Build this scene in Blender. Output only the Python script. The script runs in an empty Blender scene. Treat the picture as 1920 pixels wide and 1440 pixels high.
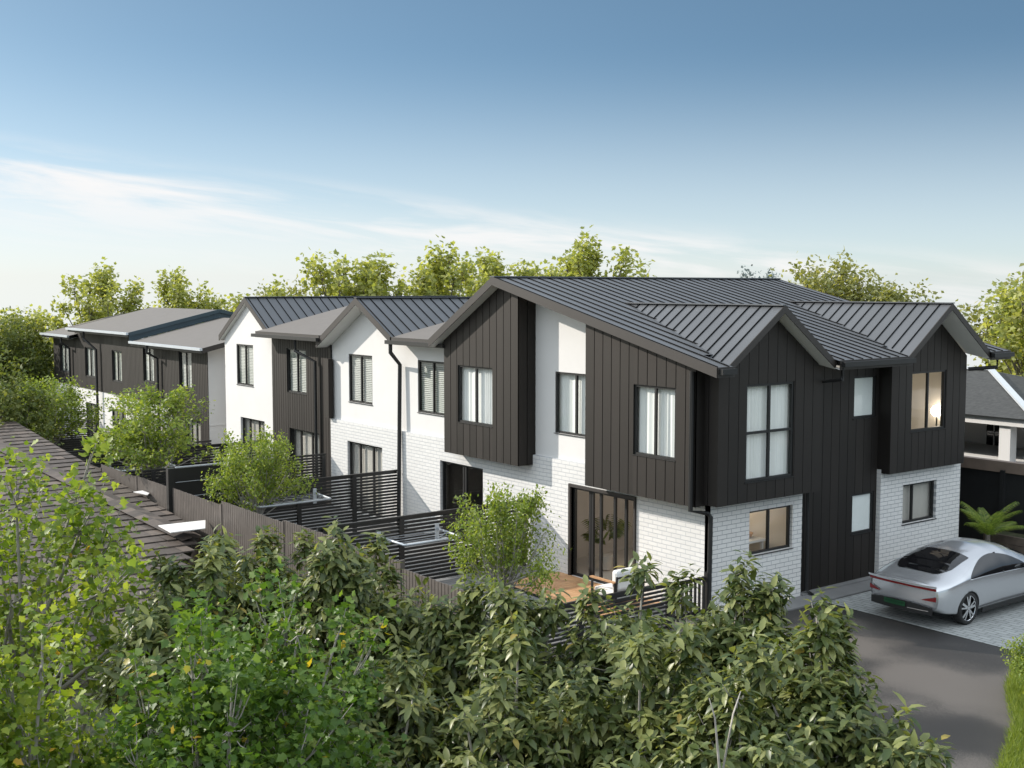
import bpy, bmesh, math, random
import numpy as np
from mathutils import Vector, Matrix
S = bpy.context.scene
COL = S.collection
R = math.radians
# ------------------------------------------------------------------ materials
def mat(name):
    m = bpy.data.materials.new(name); m.use_nodes = True
    n = m.node_tree.nodes; l = m.node_tree.links
    return m, n, l, n['Principled BSDF']
def noise(n, l, scale, detail=4, rough=.6, vec=None, coord='Object'):
    t = n.new('ShaderNodeTexNoise'); t.inputs['Scale'].default_value = scale
    t.inputs['Detail'].default_value = detail; t.inputs['Roughness'].default_value = rough
    if vec is None:
        c = n.new('ShaderNodeTexCoord'); vec = c.outputs[coord]
    l.new(vec, t.inputs['Vector']); return t
def ramp(n, l, fac, stops):
    r = n.new('ShaderNodeValToRGB'); e = r.color_ramp.elements
    while len(e) < len(stops): e.new(.5)
    for q, (p, c) in zip(e, stops): q.position = p; q.color = (*c, 1)
    l.new(fac, r.inputs['Fac']); return r
def bump(n, l, h, b, strength=.3, dist=.01):
    k = n.new('ShaderNodeBump'); k.inputs['Strength'].default_value = strength; k.inputs['Distance'].default_value = dist
    l.new(h, k.inputs['Height']); l.new(k.outputs[0], b.inputs['Normal']); return k
def plain(name, col, rough=.5, metal=0, spec=.5, var=.12, vscale=2.5, bstr=0, bscale=60):
    m, n, l, b = mat(name)
    b.inputs['Roughness'].default_value = rough; b.inputs['Metallic'].default_value = metal
    b.inputs['Specular IOR Level'].default_value = spec
    if var:
        t = noise(n, l, vscale, 5)
        r = ramp(n, l, t.outputs['Fac'], [(.3, tuple(c*(1-var) for c in col)), (.7, tuple(min(1, c*(1+var)) for c in col))])
        l.new(r.outputs[0], b.inputs['Base Color'])
    else: b.inputs['Base Color'].default_value = (*col, 1)
    if bstr:
        t2 = noise(n, l, bscale, 3); bump(n, l, t2.outputs['Fac'], b, bstr)
    return m
def brick(name, ax, col=(.68,.67,.65), mort=(.5,.51,.52), bw=.29, rh=.0975):
    m, n, l, b = mat(name); b.inputs['Roughness'].default_value = .55
    c = n.new('ShaderNodeTexCoord'); s = n.new('ShaderNodeSeparateXYZ'); l.new(c.outputs['Object'], s.inputs[0])
    cb = n.new('ShaderNodeCombineXYZ'); l.new(s.outputs['X' if ax == 'Y' else 'Y'], cb.inputs[0]); l.new(s.outputs['Z'], cb.inputs[1])
    t = n.new('ShaderNodeTexBrick'); l.new(cb.outputs[0], t.inputs['Vector'])
    t.inputs['Scale'].default_value = 1; t.inputs['Brick Width'].default_value = bw; t.inputs['Row Height'].default_value = rh
    t.inputs['Mortar Size'].default_value = .0085 if ax == 'Y' else .006; t.inputs['Mortar Smooth'].default_value = .25; t.inputs['Bias'].default_value = -.2
    t.inputs['Color1'].default_value = (*col, 1); t.inputs['Color2'].default_value = (*[k*.93 for k in col], 1)
    t.inputs['Mortar'].default_value = (*mort, 1)
    l.new(t.outputs['Color'], b.inputs['Base Color'])
    iv = n.new('ShaderNodeMath'); iv.operation = 'SUBTRACT'; iv.inputs[0].default_value = 1; l.new(t.outputs['Fac'], iv.inputs[1])
    bump(n, l, iv.outputs[0], b, .75, .012); return m
def leafmat(name, c0, c1, c2, trans=.35, rough=.45, tcol=None, odd=None):
    m, n, l, b = mat(name)
    g = n.new('ShaderNodeNewGeometry')
    st = [(0, c0), (.45, c1), (.9, c2)] + ([(.991, c2), (.994, odd)] if odd else [])
    r = ramp(n, l, g.outputs['Random Per Island'], st)
    l.new(r.outputs[0], b.inputs['Base Color']); b.inputs['Roughness'].default_value = rough
    b.inputs['Specular IOR Level'].default_value = .45
    tr = n.new('ShaderNodeBsdfTranslucent')
    mx = n.new('ShaderNodeMix'); mx.data_type = 'RGBA'; mx.blend_type = 'MULTIPLY'; mx.inputs['Factor'].default_value = 1
    l.new(r.outputs[0], mx.inputs['A']); mx.inputs['B'].default_value = (*(tcol or (1.45, 1.4, .6)), 1)
    l.new(mx.outputs['Result'], tr.inputs['Color'])
    ms = n.new('ShaderNodeMixShader'); ms.inputs[0].default_value = trans
    l.new(b.outputs[0], ms.inputs[1]); l.new(tr.outputs[0], ms.inputs[2])
    l.new(ms.outputs[0], n['Material Output'].inputs['Surface']); return m
def glassmat(name, tint=(.95,.97,.96), ior=1.5):
    m, n, l, b = mat(name); n.remove(b)
    t = n.new('ShaderNodeBsdfTransparent'); t.inputs[0].default_value = (*tint, 1)
    g = n.new('ShaderNodeBsdfGlossy'); g.inputs['Roughness'].default_value = .02
    f = n.new('ShaderNodeFresnel'); gm = n.new('ShaderNodeNewGeometry'); mr = n.new('ShaderNodeMapRange')
    l.new(gm.outputs['Backfacing'], mr.inputs['Value']); mr.inputs['To Min'].default_value = ior; mr.inputs['To Max'].default_value = 1/ior; l.new(mr.outputs[0], f.inputs[0])
    x = n.new('ShaderNodeMixShader'); l.new(f.outputs[0], x.inputs[0]); l.new(t.outputs[0], x.inputs[1]); l.new(g.outputs[0], x.inputs[2])
    l.new(x.outputs[0], n['Material Output'].inputs['Surface']); return m
def emit(name, col, st):
    m, n, l, b = mat(name); b.inputs['Base Color'].default_value = (.8,.8,.8,1)
    b.inputs['Emission Color'].default_value = (*col, 1); b.inputs['Emission Strength'].default_value = st; return m
M = {}
M['clad'] = plain('dark_cladding', (.0085,.0074,.007), .63, spec=.48, var=.1, vscale=1.2)
m = M['clad']; n, l = m.node_tree.nodes, m.node_tree.links; b = n['Principled BSDF']
g = n.new('ShaderNodeNewGeometry'); r = ramp(n, l, g.outputs['Random Per Island'], [(0,(.72,.72,.72)),(1,(1.3,1.27,1.22))]); mm = n.new('ShaderNodeMix'); mm.data_type = 'RGBA'; mm.blend_type = 'MULTIPLY'; mm.inputs['Factor'].default_value = 1
old = b.inputs['Base Color'].links[0].from_socket; l.new(old, mm.inputs['A']); l.new(r.outputs[0], mm.inputs['B']); l.new(mm.outputs['Result'], b.inputs['Base Color'])
rr_ = ramp(n, l, g.outputs['Random Per Island'], [(0,(.55,)*3),(1,(.65,)*3)]); l.new(rr_.outputs[0], b.inputs['Roughness'])
b.inputs['Specular Tint'].default_value = (1,.92,.85,1)
M['trim'] = plain('dark_trim', (.026,.021,.018), .58, spec=.55, var=.08)
M['black'] = plain('black_aluminium', (.012,.012,.012), .52, spec=.45, var=.05)
M['slat'] = plain('black_slat', (.014,.0135,.013), .42, spec=.5, var=.15)
M['white'] = plain('white_render', (.66,.645,.625), .7, var=.025, vscale=1.5)
M['soffit'] = plain('soffit_board', (.8,.78,.74), .7, var=.03)
M['brickY'] = brick('painted_brick_front', 'Y')
M['brickX'] = brick('painted_brick_end_shaded', 'X', mort=(.26,.28,.3))  # darker bluish mortar puts the end side's shade into the colour
M['roof'] = plain('standing_seam_steel', (.105,.11,.117), .42, metal=.3, spec=.5, var=.1, vscale=.7)
M['seam'] = plain('seam_steel', (.004,.004,.004), .7, spec=.08, var=0)
M['flat'] = plain('flat_membrane', (.125,.112,.1), .65, spec=.5, var=.06, vscale=3)
M['bluefl'] = plain('blue_steel_flashing', (.05,.075,.09), .4, metal=.3, var=.08)
M['curtain'] = plain('white_curtain', (.82,.81,.79), .9, var=.02)
M['blind'] = plain('grey_blind', (.32,.33,.31), .6, var=.03)
M['beige'] = plain('beige_interior', (.68,.63,.56), .85, var=.04)
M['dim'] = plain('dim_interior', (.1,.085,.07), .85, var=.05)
M['pale'] = plain('pale_interior', (.5,.46,.42), .85, var=.04)
M['frost'] = plain('frosted_film', (.85,.86,.85), .25, var=.05)
M['glass'] = glassmat('window_glass')
M['fence'] = plain('brown_fence_paint', (.08,.066,.057), .58, spec=.6, var=.25, vscale=3)
M['galv'] = plain('galvanised_tube', (.5,.53,.56), .45, metal=.2, var=.05)
M['timber'] = None
m, n, l, b = mat('deck_timber'); b.inputs['Roughness'].default_value = .6
t = noise(n, l, 3, 6); r = ramp(n, l, t.outputs['Fac'], [(.3, (.36,.19,.09)), (.7, (.52,.31,.16))]); l.new(r.outputs[0], b.inputs['Base Color']); M['timber'] = m
M['cushion'] = plain('white_cushion', (.75,.74,.72), .95, var=.03)
m, n, l, b = mat('asphalt'); b.inputs['Roughness'].default_value = .6; b.inputs['Specular IOR Level'].default_value = .6
t = noise(n, l, 42, 9, .95); t2 = noise(n, l, .35, 3, .4)
mx = n.new('ShaderNodeMath'); mx.operation = 'ADD'; l.new(t.outputs['Fac'], mx.inputs[0]); l.new(t2.outputs['Fac'], mx.inputs[1])
r = ramp(n, l, mx.outputs[0], [(.74, (.008,.0074,.007)), (1.0, (.022,.0195,.0178)), (1.22, (.1,.088,.078))]); l.new(r.outputs[0], b.inputs['Base Color'])
bump(n, l, t.outputs['Fac'], b, .6, .01); M['asphalt'] = m
m, n, l, b = mat('concrete_pavers'); b.inputs['Roughness'].default_value = .7
c = n.new('ShaderNodeTexCoord'); t = n.new('ShaderNodeTexBrick'); l.new(c.outputs['Object'], t.inputs['Vector'])
for k, v in (('Scale',1),('Brick Width',.3),('Row Height',.15),('Mortar Size',.008),('Bias',0)): t.inputs[k].default_value = v
t.inputs['Color1'].default_value = (.3,.315,.31,1); t.inputs['Color2'].default_value = (.36,.375,.37,1); t.inputs['Mortar'].default_value = (.1,.105,.1,1)
t2 = noise(n, l, 1.5, 6); mm = n.new('ShaderNodeMix'); mm.data_type = 'RGBA'; mm.blend_type = 'MULTIPLY'; mm.inputs['Factor'].default_value = .45
r = ramp(n, l, t2.outputs['Fac'], [(.3,(.6,.6,.6)),(.7,(1,1,1))]); l.new(t.outputs['Color'], mm.inputs['A']); l.new(r.outputs[0], mm.inputs['B'])
l.new(mm.outputs['Result'], b.inputs['Base Color']); bump(n, l, t.outputs['Fac'], b, -.4, .006); M['paver'] = m
M['concrete'] = plain('concrete_path', (.17,.17,.17), .75, var=.12, vscale=1.5, bstr=.15)
m, n, l, b = mat('earth_ground'); b.inputs['Roughness'].default_value = .95
t = noise(n, l, .35, 8, .7); t2 = noise(n, l, 12, 6, .8)
mx = n.new('ShaderNodeMath'); mx.operation = 'ADD'; l.new(t.outputs['Fac'], mx.inputs[0]); l.new(t2.outputs['Fac'], mx.inputs[1])
r = ramp(n, l, mx.outputs[0], [(.75, (.022,.028,.012)), (1.0, (.05,.06,.022)), (1.25, (.085,.08,.045))]); l.new(r.outputs[0], b.inputs['Base Color']); M['earth'] = m
m, n, l, b = mat('clay_tile'); b.inputs['Roughness'].default_value = .7; b.inputs['Specular IOR Level'].default_value = .5
g = n.new('ShaderNodeNewGeometry'); r = ramp(n, l, g.outputs['Random Per Island'], [(0,(.05,.04,.034)),(.5,(.075,.06,.052)),(.85,(.1,.08,.068)),(1,(.14,.11,.09))])
t = noise(n, l, 6, 6, .7); mm = n.new('ShaderNodeMix'); mm.data_type = 'RGBA'; mm.blend_type = 'MULTIPLY'; mm.inputs['Factor'].default_value = .7
r2 = ramp(n, l, t.outputs['Fac'], [(.3,(.5,.5,.5)),(.7,(1.15,1.1,1.05))]); l.new(r.outputs[0], mm.inputs['A']); l.new(r2.outputs[0], mm.inputs['B']); l.new(mm.outputs['Result'], b.inputs['Base Color'])
bump(n, l, t.outputs['Fac'], b, .4, .02); M['tile'] = m
M['bark'] = plain('bark', (.16,.14,.12), .85, var=.35, vscale=9, bstr=.4, bscale=25)
M['palebark'] = plain('pale_bark', (.3,.28,.25), .85, var=.3, vscale=9, bstr=.3, bscale=25)
M['hedge'] = leafmat('broad_leaf', (.05,.08,.024), (.105,.135,.042), (.26,.28,.1), .34, .4, odd=(.33,.26,.06))
M['maple'] = leafmat('maple_leaf', (.1,.165,.02), (.17,.25,.03), (.29,.345,.055), .47, .5, odd=(.55,.33,.04))
M['maple2'] = leafmat('deep_maple_leaf', (.05,.11,.016), (.085,.16,.022), (.14,.22,.035), .42, .5, odd=(.45,.33,.03))
M['court'] = leafmat('fresh_small_leaf', (.12,.18,.028), (.18,.25,.04), (.27,.32,.07), .45, .5)
M['bright'] = leafmat('bright_far_leaf', (.22,.26,.07), (.31,.34,.1), (.42,.43,.16), .48, .55)
M['olive'] = leafmat('olive_far_leaf', (.16,.18,.06), (.24,.25,.09), (.33,.33,.14), .4, .6)
M['conif'] = leafmat('dark_far_leaf', (.07,.1,.025), (.115,.15,.036), (.18,.2,.055), .36, .6)
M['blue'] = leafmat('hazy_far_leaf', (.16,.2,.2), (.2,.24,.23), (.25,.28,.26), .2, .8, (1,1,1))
M['palm'] = leafmat('palm_leaf', (.12,.2,.03), (.2,.29,.045), (.3,.36,.07), .35, .4)
M['flower'] = plain('yellow_blossom', (.7,.42,.03), .7, var=.2, vscale=20)
M['silver'] = None
m, n, l, b = mat('silver_car_paint'); b.inputs['Base Color'].default_value = (.56,.57,.59,1); b.inputs['Metallic'].default_value = .75
b.inputs['Roughness'].default_value = .24; b.inputs['Coat Weight'].default_value = .6; b.inputs['Coat Roughness'].default_value = .06
t = noise(n, l, 900, 2); bump(n, l, t.outputs['Fac'], b, .02, .001); M['silver'] = m
M['carglass'] = plain('tinted_car_glass', (.006,.006,.007), .04, spec=.8, var=0)
M['tyre'] = plain('tyre_rubber', (.018,.018,.018), .8, var=.1)
M['chrome'] = plain('bright_alloy', (.75,.75,.76), .18, metal=1, var=0)
M['tail'] = emit('red_tail_lens', (.5,.005,.003), .0); M['tail'].node_tree.nodes['Principled BSDF'].inputs['Base Color'].default_value = (.16,.006,.008,1); M['tail'].node_tree.nodes['Principled BSDF'].inputs['Roughness'].default_value = .12
M['plate'] = plain('green_plate', (.008,.06,.022), .35, var=.3, vscale=18)
M['plateink'] = plain('plate_ink', (.006,.03,.014), .4, var=0)
M['shingle'] = plain('grey_shingle', (.04,.041,.04), .8, var=.35, vscale=8, bstr=.4, bscale=20)
M['sleeper'] = plain('sleeper_timber', (.1,.075,.06), .8, var=.35, vscale=3, bstr=.3, bscale=18)
M['brownbeam'] = plain('brown_beam', (.2,.15,.12), .6, var=.15)
M['charc'] = plain('charcoal_panel', (.016,.016,.017), .5, var=.2)
M['lamp'] = emit('warm_lamp', (1,.86,.68), 9)
M['lampw'] = emit('white_lamp', (1,.93,.84), 14)
M['bottle'] = plain('teal_bottle', (.01,.05,.06), .15, var=0)
M['stone'] = plain('rock', (.2,.19,.18), .8, var=.3)
# ------------------------------------------------------------------ mesh builder
class MB:
    def __init__(s): s.v = []; s.f = []; s.m = []
    def face(s, pts, mi=0):
        k = len(s.v); s.v += [tuple(p) for p in pts]; s.f.append(tuple(range(k, k+len(pts)))); s.m.append(mi)
    def box(s, x0, x1, y0, y1, z0, z1, mi=0, P=None):
        P = P or (lambda a, b, c: (a, b, c))
        c = [P(x, y, z) for z in (z0, z1) for y in (y0, y1) for x in (x0, x1)]
        k = len(s.v); s.v += c
        for q in ((0,2,3,1),(4,5,7,6),(0,1,5,4),(2,6,7,3),(0,4,6,2),(1,3,7,5)): s.f.append(tuple(k+i for i in q)); s.m.append(mi)
    def bar(s, a, b, w, h, mi=0, up=(0,0,1)):
        a = Vector(a); b = Vector(b); d = (b-a).normalized(); u = Vector(up); x = d.cross(u)
        if x.length < 1e-4: x = d.cross(Vector((0,1,0)))
        x.normalize(); u = x.cross(d)
        k = len(s.v)
        for p in (a, b):
            for sx, su in ((-1,-1),(1,-1),(1,1),(-1,1)): s.v.append(tuple(p + x*w/2*sx + u*h/2*su))
        for q in ((3,2,1,0),(4,5,6,7),(0,1,5,4),(1,2,6,5),(2,3,7,6),(3,0,4,7)): s.f.append(tuple(k+i for i in q)); s.m.append(mi)
    def tube(s, pts, r, n=6, mi=0, cap=True):
        pts = [Vector(p) for p in pts]; rs = r if isinstance(r, (list, tuple)) else [r]*len(pts)
        k0 = len(s.v)
        for i, p in enumerate(pts):
            d = (pts[min(i+1, len(pts)-1)] - pts[max(i-1, 0)]).normalized()
            a = d.cross(Vector((0,0,1)))
            if a.length < .05: a = d.cross(Vector((0,1,0)))
            a.normalize(); c = d.cross(a)
            for j in range(n):
                t = 2*math.pi*j/n; s.v.append(tuple(p + (a*math.cos(t)+c*math.sin(t))*rs[i]))
        for i in range(len(pts)-1):
            for j in range(n):
                s.f.append((k0+i*n+j, k0+i*n+(j+1) % n, k0+(i+1)*n+(j+1) % n, k0+(i+1)*n+j)); s.m.append(mi)
        if cap:
            s.f.append(tuple(k0+j for j in range(n-1, -1, -1))); s.m.append(mi)
            s.f.append(tuple(k0+(len(pts)-1)*n+j for j in range(n))); s.m.append(mi)
    def ball(s, c, r, mi=0, nu=14, nv=9):
        k = len(s.v); r = r if isinstance(r, tuple) else (r, r, r)
        for i in range(nv+1):
            t = math.pi*i/nv
            for j in range(nu):
                p = 2*math.pi*j/nu
                s.v.append((c[0]+r[0]*math.sin(t)*math.cos(p), c[1]+r[1]*math.sin(t)*math.sin(p), c[2]+r[2]*math.cos(t)))
        for i in range(nv):
            for j in range(nu):
                s.f.append((k+i*nu+j, k+(i+1)*nu+j, k+(i+1)*nu+(j+1) % nu, k+i*nu+(j+1) % nu)); s.m.append(mi)
    def build(s, name, mats, parent=None, smooth=False, bevel=0, fix=False):
        mats = mats if isinstance(mats, (list, tuple)) else [mats]
        off = Vector((0,0,0)); p = parent
        while p is not None: off += Vector(p.location); p = p.parent
        me = bpy.data.meshes.new(name)
        me.from_pydata([tuple(Vector(v)-off) for v in s.v], [], s.f)
        for m in mats: me.materials.append(m)
        me.polygons.foreach_set('material_index', s.m)
        if fix or smooth:
            bm = bmesh.new(); bm.from_mesh(me); bmesh.ops.remove_doubles(bm, verts=bm.verts, dist=1e-5)
            bmesh.ops.recalc_face_normals(bm, faces=bm.faces); bm.to_mesh(me); bm.free()
        if smooth: me.polygons.foreach_set('use_smooth', [True]*len(me.polygons))
        o = bpy.data.objects.new(name, me); COL.objects.link(o)
        if parent: o.parent = parent
        if bevel:
            q = o.modifiers.new('edge', 'BEVEL'); q.width = bevel; q.segments = 2; q.limit_method = 'ANGLE'
        return o
def tag(o, label=None, cat=None, group=None, kind=None):
    if label: o['label'] = label
    if cat: o['category'] = cat
    if group: o['group'] = group
    if kind: o['kind'] = kind
    return o
def thing(name, loc, label, cat, group=None, rz=0):
    o = bpy.data.objects.new(name, None); COL.objects.link(o); o.location = loc; o.rotation_euler.z = rz
    o.empty_display_size = .2
    return tag(o, label, cat, group)
def copy_tree(o, parent=None):
    c = o.copy(); COL.objects.link(c); c.parent = parent
    for ch in list(o.children): copy_tree(ch, c)
    return c
def npmesh(name, V, faces, nrep, mats, nv):
    """nrep copies of a face template over V (nrep*nv verts)"""
    me = bpy.data.meshes.new(name)
    lens = np.array([len(f) for f in faces]); flat = np.concatenate([np.array(f) for f in faces])
    nl = len(flat)
    idx = (flat[None, :] + (np.arange(nrep)*nv)[:, None]).ravel().astype(np.int32)
    tot = np.tile(lens, nrep).astype(np.int32); st = np.concatenate([[0], np.cumsum(tot)[:-1]]).astype(np.int32)
    me.vertices.add(nrep*nv); me.vertices.foreach_set('co', V.astype(np.float32).ravel())
    me.loops.add(len(idx)); me.loops.foreach_set('vertex_index', idx)
    me.polygons.add(len(tot)); me.polygons.foreach_set('loop_start', st); me.polygons.foreach_set('loop_total', tot)
    for m in mats: me.materials.append(m)
    me.update(calc_edges=True); me.validate(); return me
# ------------------------------------------------------------------ building helpers
def PY(c): return lambda u, d, z: (u, c+d, z)       # wall facing -Y, u = X, d = inward
def PX(c): return lambda u, d, z: (c-d, u, z)       # wall facing +X, u = Y
def interp(pts, u):
    return float(np.interp(u, [p[0] for p in pts], [p[1] for p in pts]))
def strips(u0, u1, top, zb, holes, step=()):
    us = sorted({u0, u1, *[p[0] for p in top if u0 < p[0] < u1], *[h[k] for h in holes for k in (0, 1) if u0 < h[k] < u1]})
    for a, b in zip(us[:-1], us[1:]):
        if b-a < 1e-5: continue
        mid = (a+b)/2; hs = sorted([h for h in holes if h[0] <= mid <= h[1]], key=lambda h: h[2])
        za, zb_ = interp(top, a+1e-7), interp(top, b-1e-7); lo = zb
        for h in hs:
            if h[2] > lo+1e-4: yield a, b, lo, lo, h[2], h[2]
            lo = h[3]
        if min(za, zb_) > lo or max(za, zb_) > lo+1e-4: yield a, b, lo, lo, max(za, lo), max(zb_, lo)
def wall(mb, P, u0, u1, zb, top, holes=(), mi=0, reveal=.13, d=0, thick=.2):
    top = top if isinstance(top, list) else [(u0, top), (u1, top)]
    for a, b, l0, l1, t0, t1 in strips(u0, u1, top, zb, holes):
        mb.face([P(a, d, l0), P(b, d, l1), P(b, d, t1), P(a, d, t0)], mi)
    for h in holes:
        a, b, z0, z1 = h
        mb.face([P(a, d, z0), P(a, d+reveal, z0), P(a, d+reveal, z1), P(a, d, z1)], mi)
        mb.face([P(b, d, z0), P(b, d, z1), P(b, d+reveal, z1), P(b, d+reveal, z0)], mi)
        mb.face([P(a, d, z1), P(a, d+reveal, z1), P(b, d+reveal, z1), P(b, d, z1)], mi)
        mb.face([P(a, d, z0), P(b, d, z0), P(b, d+reveal, z0), P(a, d+reveal, z0)], mi)
    if thick:
        for u in (u0, u1):
            t = interp(top, u); mb.face([P(u, d, zb), P(u, d+thick, zb), P(u, d+thick, t), P(u, d, t)], mi)
        mb.face([P(u0, d, zb), P(u1, d, zb), P(u1, d+thick, zb), P(u0, d+thick, zb)], mi)
def boards(mb, P, u0, u1, zb, top, holes=(), pitch=.29, gap=.022, rz=.016, thick=.2, reveal=.13, backmi=1):
    top = top if isinstance(top, list) else [(u0, top), (u1, top)]
    wall(mb, P, u0, u1, zb, top, holes, backmi, reveal, 0, thick)
    nb = max(1, round((u1-u0)/pitch)); w = (u1-u0)/nb
    for i in range(nb):
        a0, b0 = u0+i*w+(gap/2 if i else -rz), u0+(i+1)*w-(gap/2 if i < nb-1 else -rz)
        for a, b, l0, l1, t0, t1 in strips(a0, b0, top, zb, holes):
            mb.face([P(a, -rz, l0), P(b, -rz, l1), P(b, -rz, t1), P(a, -rz, t0)], 0)
            mb.face([P(a, 0, l0), P(a, -rz, l0), P(a, -rz, t0), P(a, 0, t0)], 0)
            mb.face([P(b, 0, l1), P(b, 0, t1), P(b, -rz, t1), P(b, -rz, l1)], 0)
            mb.face([P(a, 0, l0), P(b, 0, l1), P(b, -rz, l1), P(a, -rz, l0)], 0)
            mb.face([P(a, 0, t0), P(a, -rz, t0), P(b, -rz, t1), P(b, 0, t1)], 0)
def curtain(mb, P, u0, u1, z0, z1, d, seed, amp=.034):
    rnd = random.Random(seed); n = int((u1-u0)/.022); ph = 0; pts = []
    for i in range(n+1):
        u = u0+(u1-u0)*i/n; ph += .95+.55*math.sin(i*.13+seed)+rnd.uniform(-.2, .2)
        pts.append((u, d+amp*math.sin(ph)*(.6+.4*math.sin(i*.21+seed*2))))
    for (a, da), (b, db) in zip(pts[:-1], pts[1:]):
        mb.face([P(a, da*1.0, z0), P(b, db, z0), P(b, d+(db-d)*.6, z1), P(a, d+(da-d)*.6, z1)])
def window(house, P, u0, u1, z0, z1, mull=(.5,), trans=(), cover='curtain', seed=1, name='window', sub=True, fw=.05, set_=.02, room=None, label=None):
    f = MB(); e = .003
    f.box(u0+e, u0+fw, set_, set_+.07, z0+e, z1-e, P=P); f.box(u1-fw, u1-e, set_, set_+.07, z0+e, z1-e, P=P)
    f.box(u0+fw, u1-fw, set_, set_+.07, z0+e, z0+fw, P=P); f.box(u0+fw, u1-fw, set_, set_+.07, z1-fw, z1-e, P=P)
    for k in mull:
        u = u0+(u1-u0)*k; f.box(u-fw*.55, u+fw*.55, set_+.004, set_+.062, z0+fw, z1-fw, P=P)
    for k in trans:
        z = z0+(z1-z0)*k; f.box(u0+fw, u1-fw, set_+.008, set_+.058, z-fw*.5, z+fw*.5, P=P)
    # thin sill drip edge
    f.box(u0-.02, u1+.02, -.03, set_, z0-.018, z0-.004, P=P) if name == 'window' else None
    fo = f.build(name, M['black'], house, fix=True)
    if label: fo['label'] = label
    g = MB(); g.face([P(u0+fw*.8, set_+.035, z0+fw*.8), P(u1-fw*.8, set_+.035, z0+fw*.8), P(u1-fw*.8, set_+.035, z1-fw*.8), P(u0+fw*.8, set_+.035, z1-fw*.8)])
    g.build('pane', M['glass'], fo)
    c = MB()
    if cover == 'curtain':
        curtain(c, P, u0-.05, u1+.05, z0-.05, z1+.05, set_+.128, seed); c.build('curtain', M['curtain'], fo, smooth=True)
    elif cover == 'pale':
        curtain(c, P, u0-.05, u1+.05, z0-.05, z1+.05, set_+.13, seed, .012); c.build('curtain', M['pale'], fo, smooth=True)
    elif cover == 'blind':
        n = int((z1-z0)/.055)
        for i in range(n):
            z = z0+(i+.5)*(z1-z0)/n
            c.face([P(u0+.02, set_+.075, z-.021), P(u1-.02, set_+.075, z-.021), P(u1-.02, set_+.1, z+.021), P(u0+.02, set_+.1, z+.021)])
        c.build('blind', M['blind'], fo)
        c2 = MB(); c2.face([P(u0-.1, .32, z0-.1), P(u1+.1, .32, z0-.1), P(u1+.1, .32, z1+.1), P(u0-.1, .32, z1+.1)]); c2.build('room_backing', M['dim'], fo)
    elif cover == 'frost':
        c.face([P(u0, set_+.045, z0), P(u1, set_+.045, z0), P(u1, set_+.045, z1), P(u0, set_+.045, z1)]); c.build('frosted_sheet', M['frost'], fo)
    elif cover == 'room':
        ru0, ru1, rz0, rz1, dep, mk = room
        w = lambda *q: c.face([P(*k) for k in q])
        w((ru0, dep, rz0), (ru1, dep, rz0), (ru1, dep, rz1), (ru0, dep, rz1))
        w((ru0, .15, rz0), (ru0, dep, rz0), (ru0, dep, rz1), (ru0, .15, rz1)); w((ru1, .15, rz0), (ru1, dep, rz0), (ru1, dep, rz1), (ru1, .15, rz1))
        w((ru0, .15, rz0), (ru1, .15, rz0), (ru1, dep, rz0), (ru0, dep, rz0)); w((ru0, .15, rz1), (ru1, .15, rz1), (ru1, dep, rz1), (ru0, dep, rz1))
        c.build('room_lining', M[mk], fo)
    return fo
def slab(house, tops, t, name='roof', mtop=None, seams=(), sw=.02, sh=.024, fasc=True, sof='soffit', skip=(), gut=(), drop=None):
    """tops: list of (list of 3D points ccw from above, list of edge indices that carry fascia)"""
    r = MB(); fl = []; s = MB()
    for pts, edges in tops:
        pts = [Vector(p) for p in pts]; r.face(pts)
        low = [p-Vector((0,0,t)) for p in pts]
        s.face([p+Vector((0,0,.001)) for p in reversed(low)])
        for e in edges:
            a, b = pts[e], pts[(e+1) % len(pts)]; la, lb = low[e], low[(e+1) % len(pts)]
            d = (b-a).normalized(); o = Vector((d.y, -d.x, 0)); o.normalize(); o *= .02
            ex = d*0
            A, B = a-ex, b+ex; LA, LB = la-ex, lb+ex; u = Vector((0,0,.012))
            q = [A+o+u, A+u*1, B+u*1, B+o+u, LA+o, LA, LB, LB+o]
            f = MB(); fl.append(f)
            for k in ((0,3,2,1),(4,5,6,7),(0,4,7,3),(1,2,6,5),(0,1,5,4),(3,7,6,2)): f.face([q[i] for i in k])
    for a, b in seams:
        up = Vector((0,0,sh/2)); r.bar(Vector(a)+up, Vector(b)+up, sw, sh, 1)
    ro = r.build(name, [mtop or M['roof'], M['seam']], house)
    s.build('soffit', M[sof], ro)
    for f in fl: f.build('fascia', M['trim'], ro, fix=True)
    for a, b in gut:
        g = MB(); a = Vector(a); b = Vector(b); g.bar(a, b, .12, .11); g.build('gutter', M['black'], ro, fix=True)
    return ro
def downpipe(house, pts, r=.045):
    d = MB(); d.tube(pts, r, 8); return d.build('downpipe', M['black'], house, fix=True)
# ================================================================== HOUSES
YB, YW, YC = 18.30, 18.385, 17.85       # brick, white render, cladding planes on the long side
XE = -17.22                             # brick plane on the end
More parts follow.
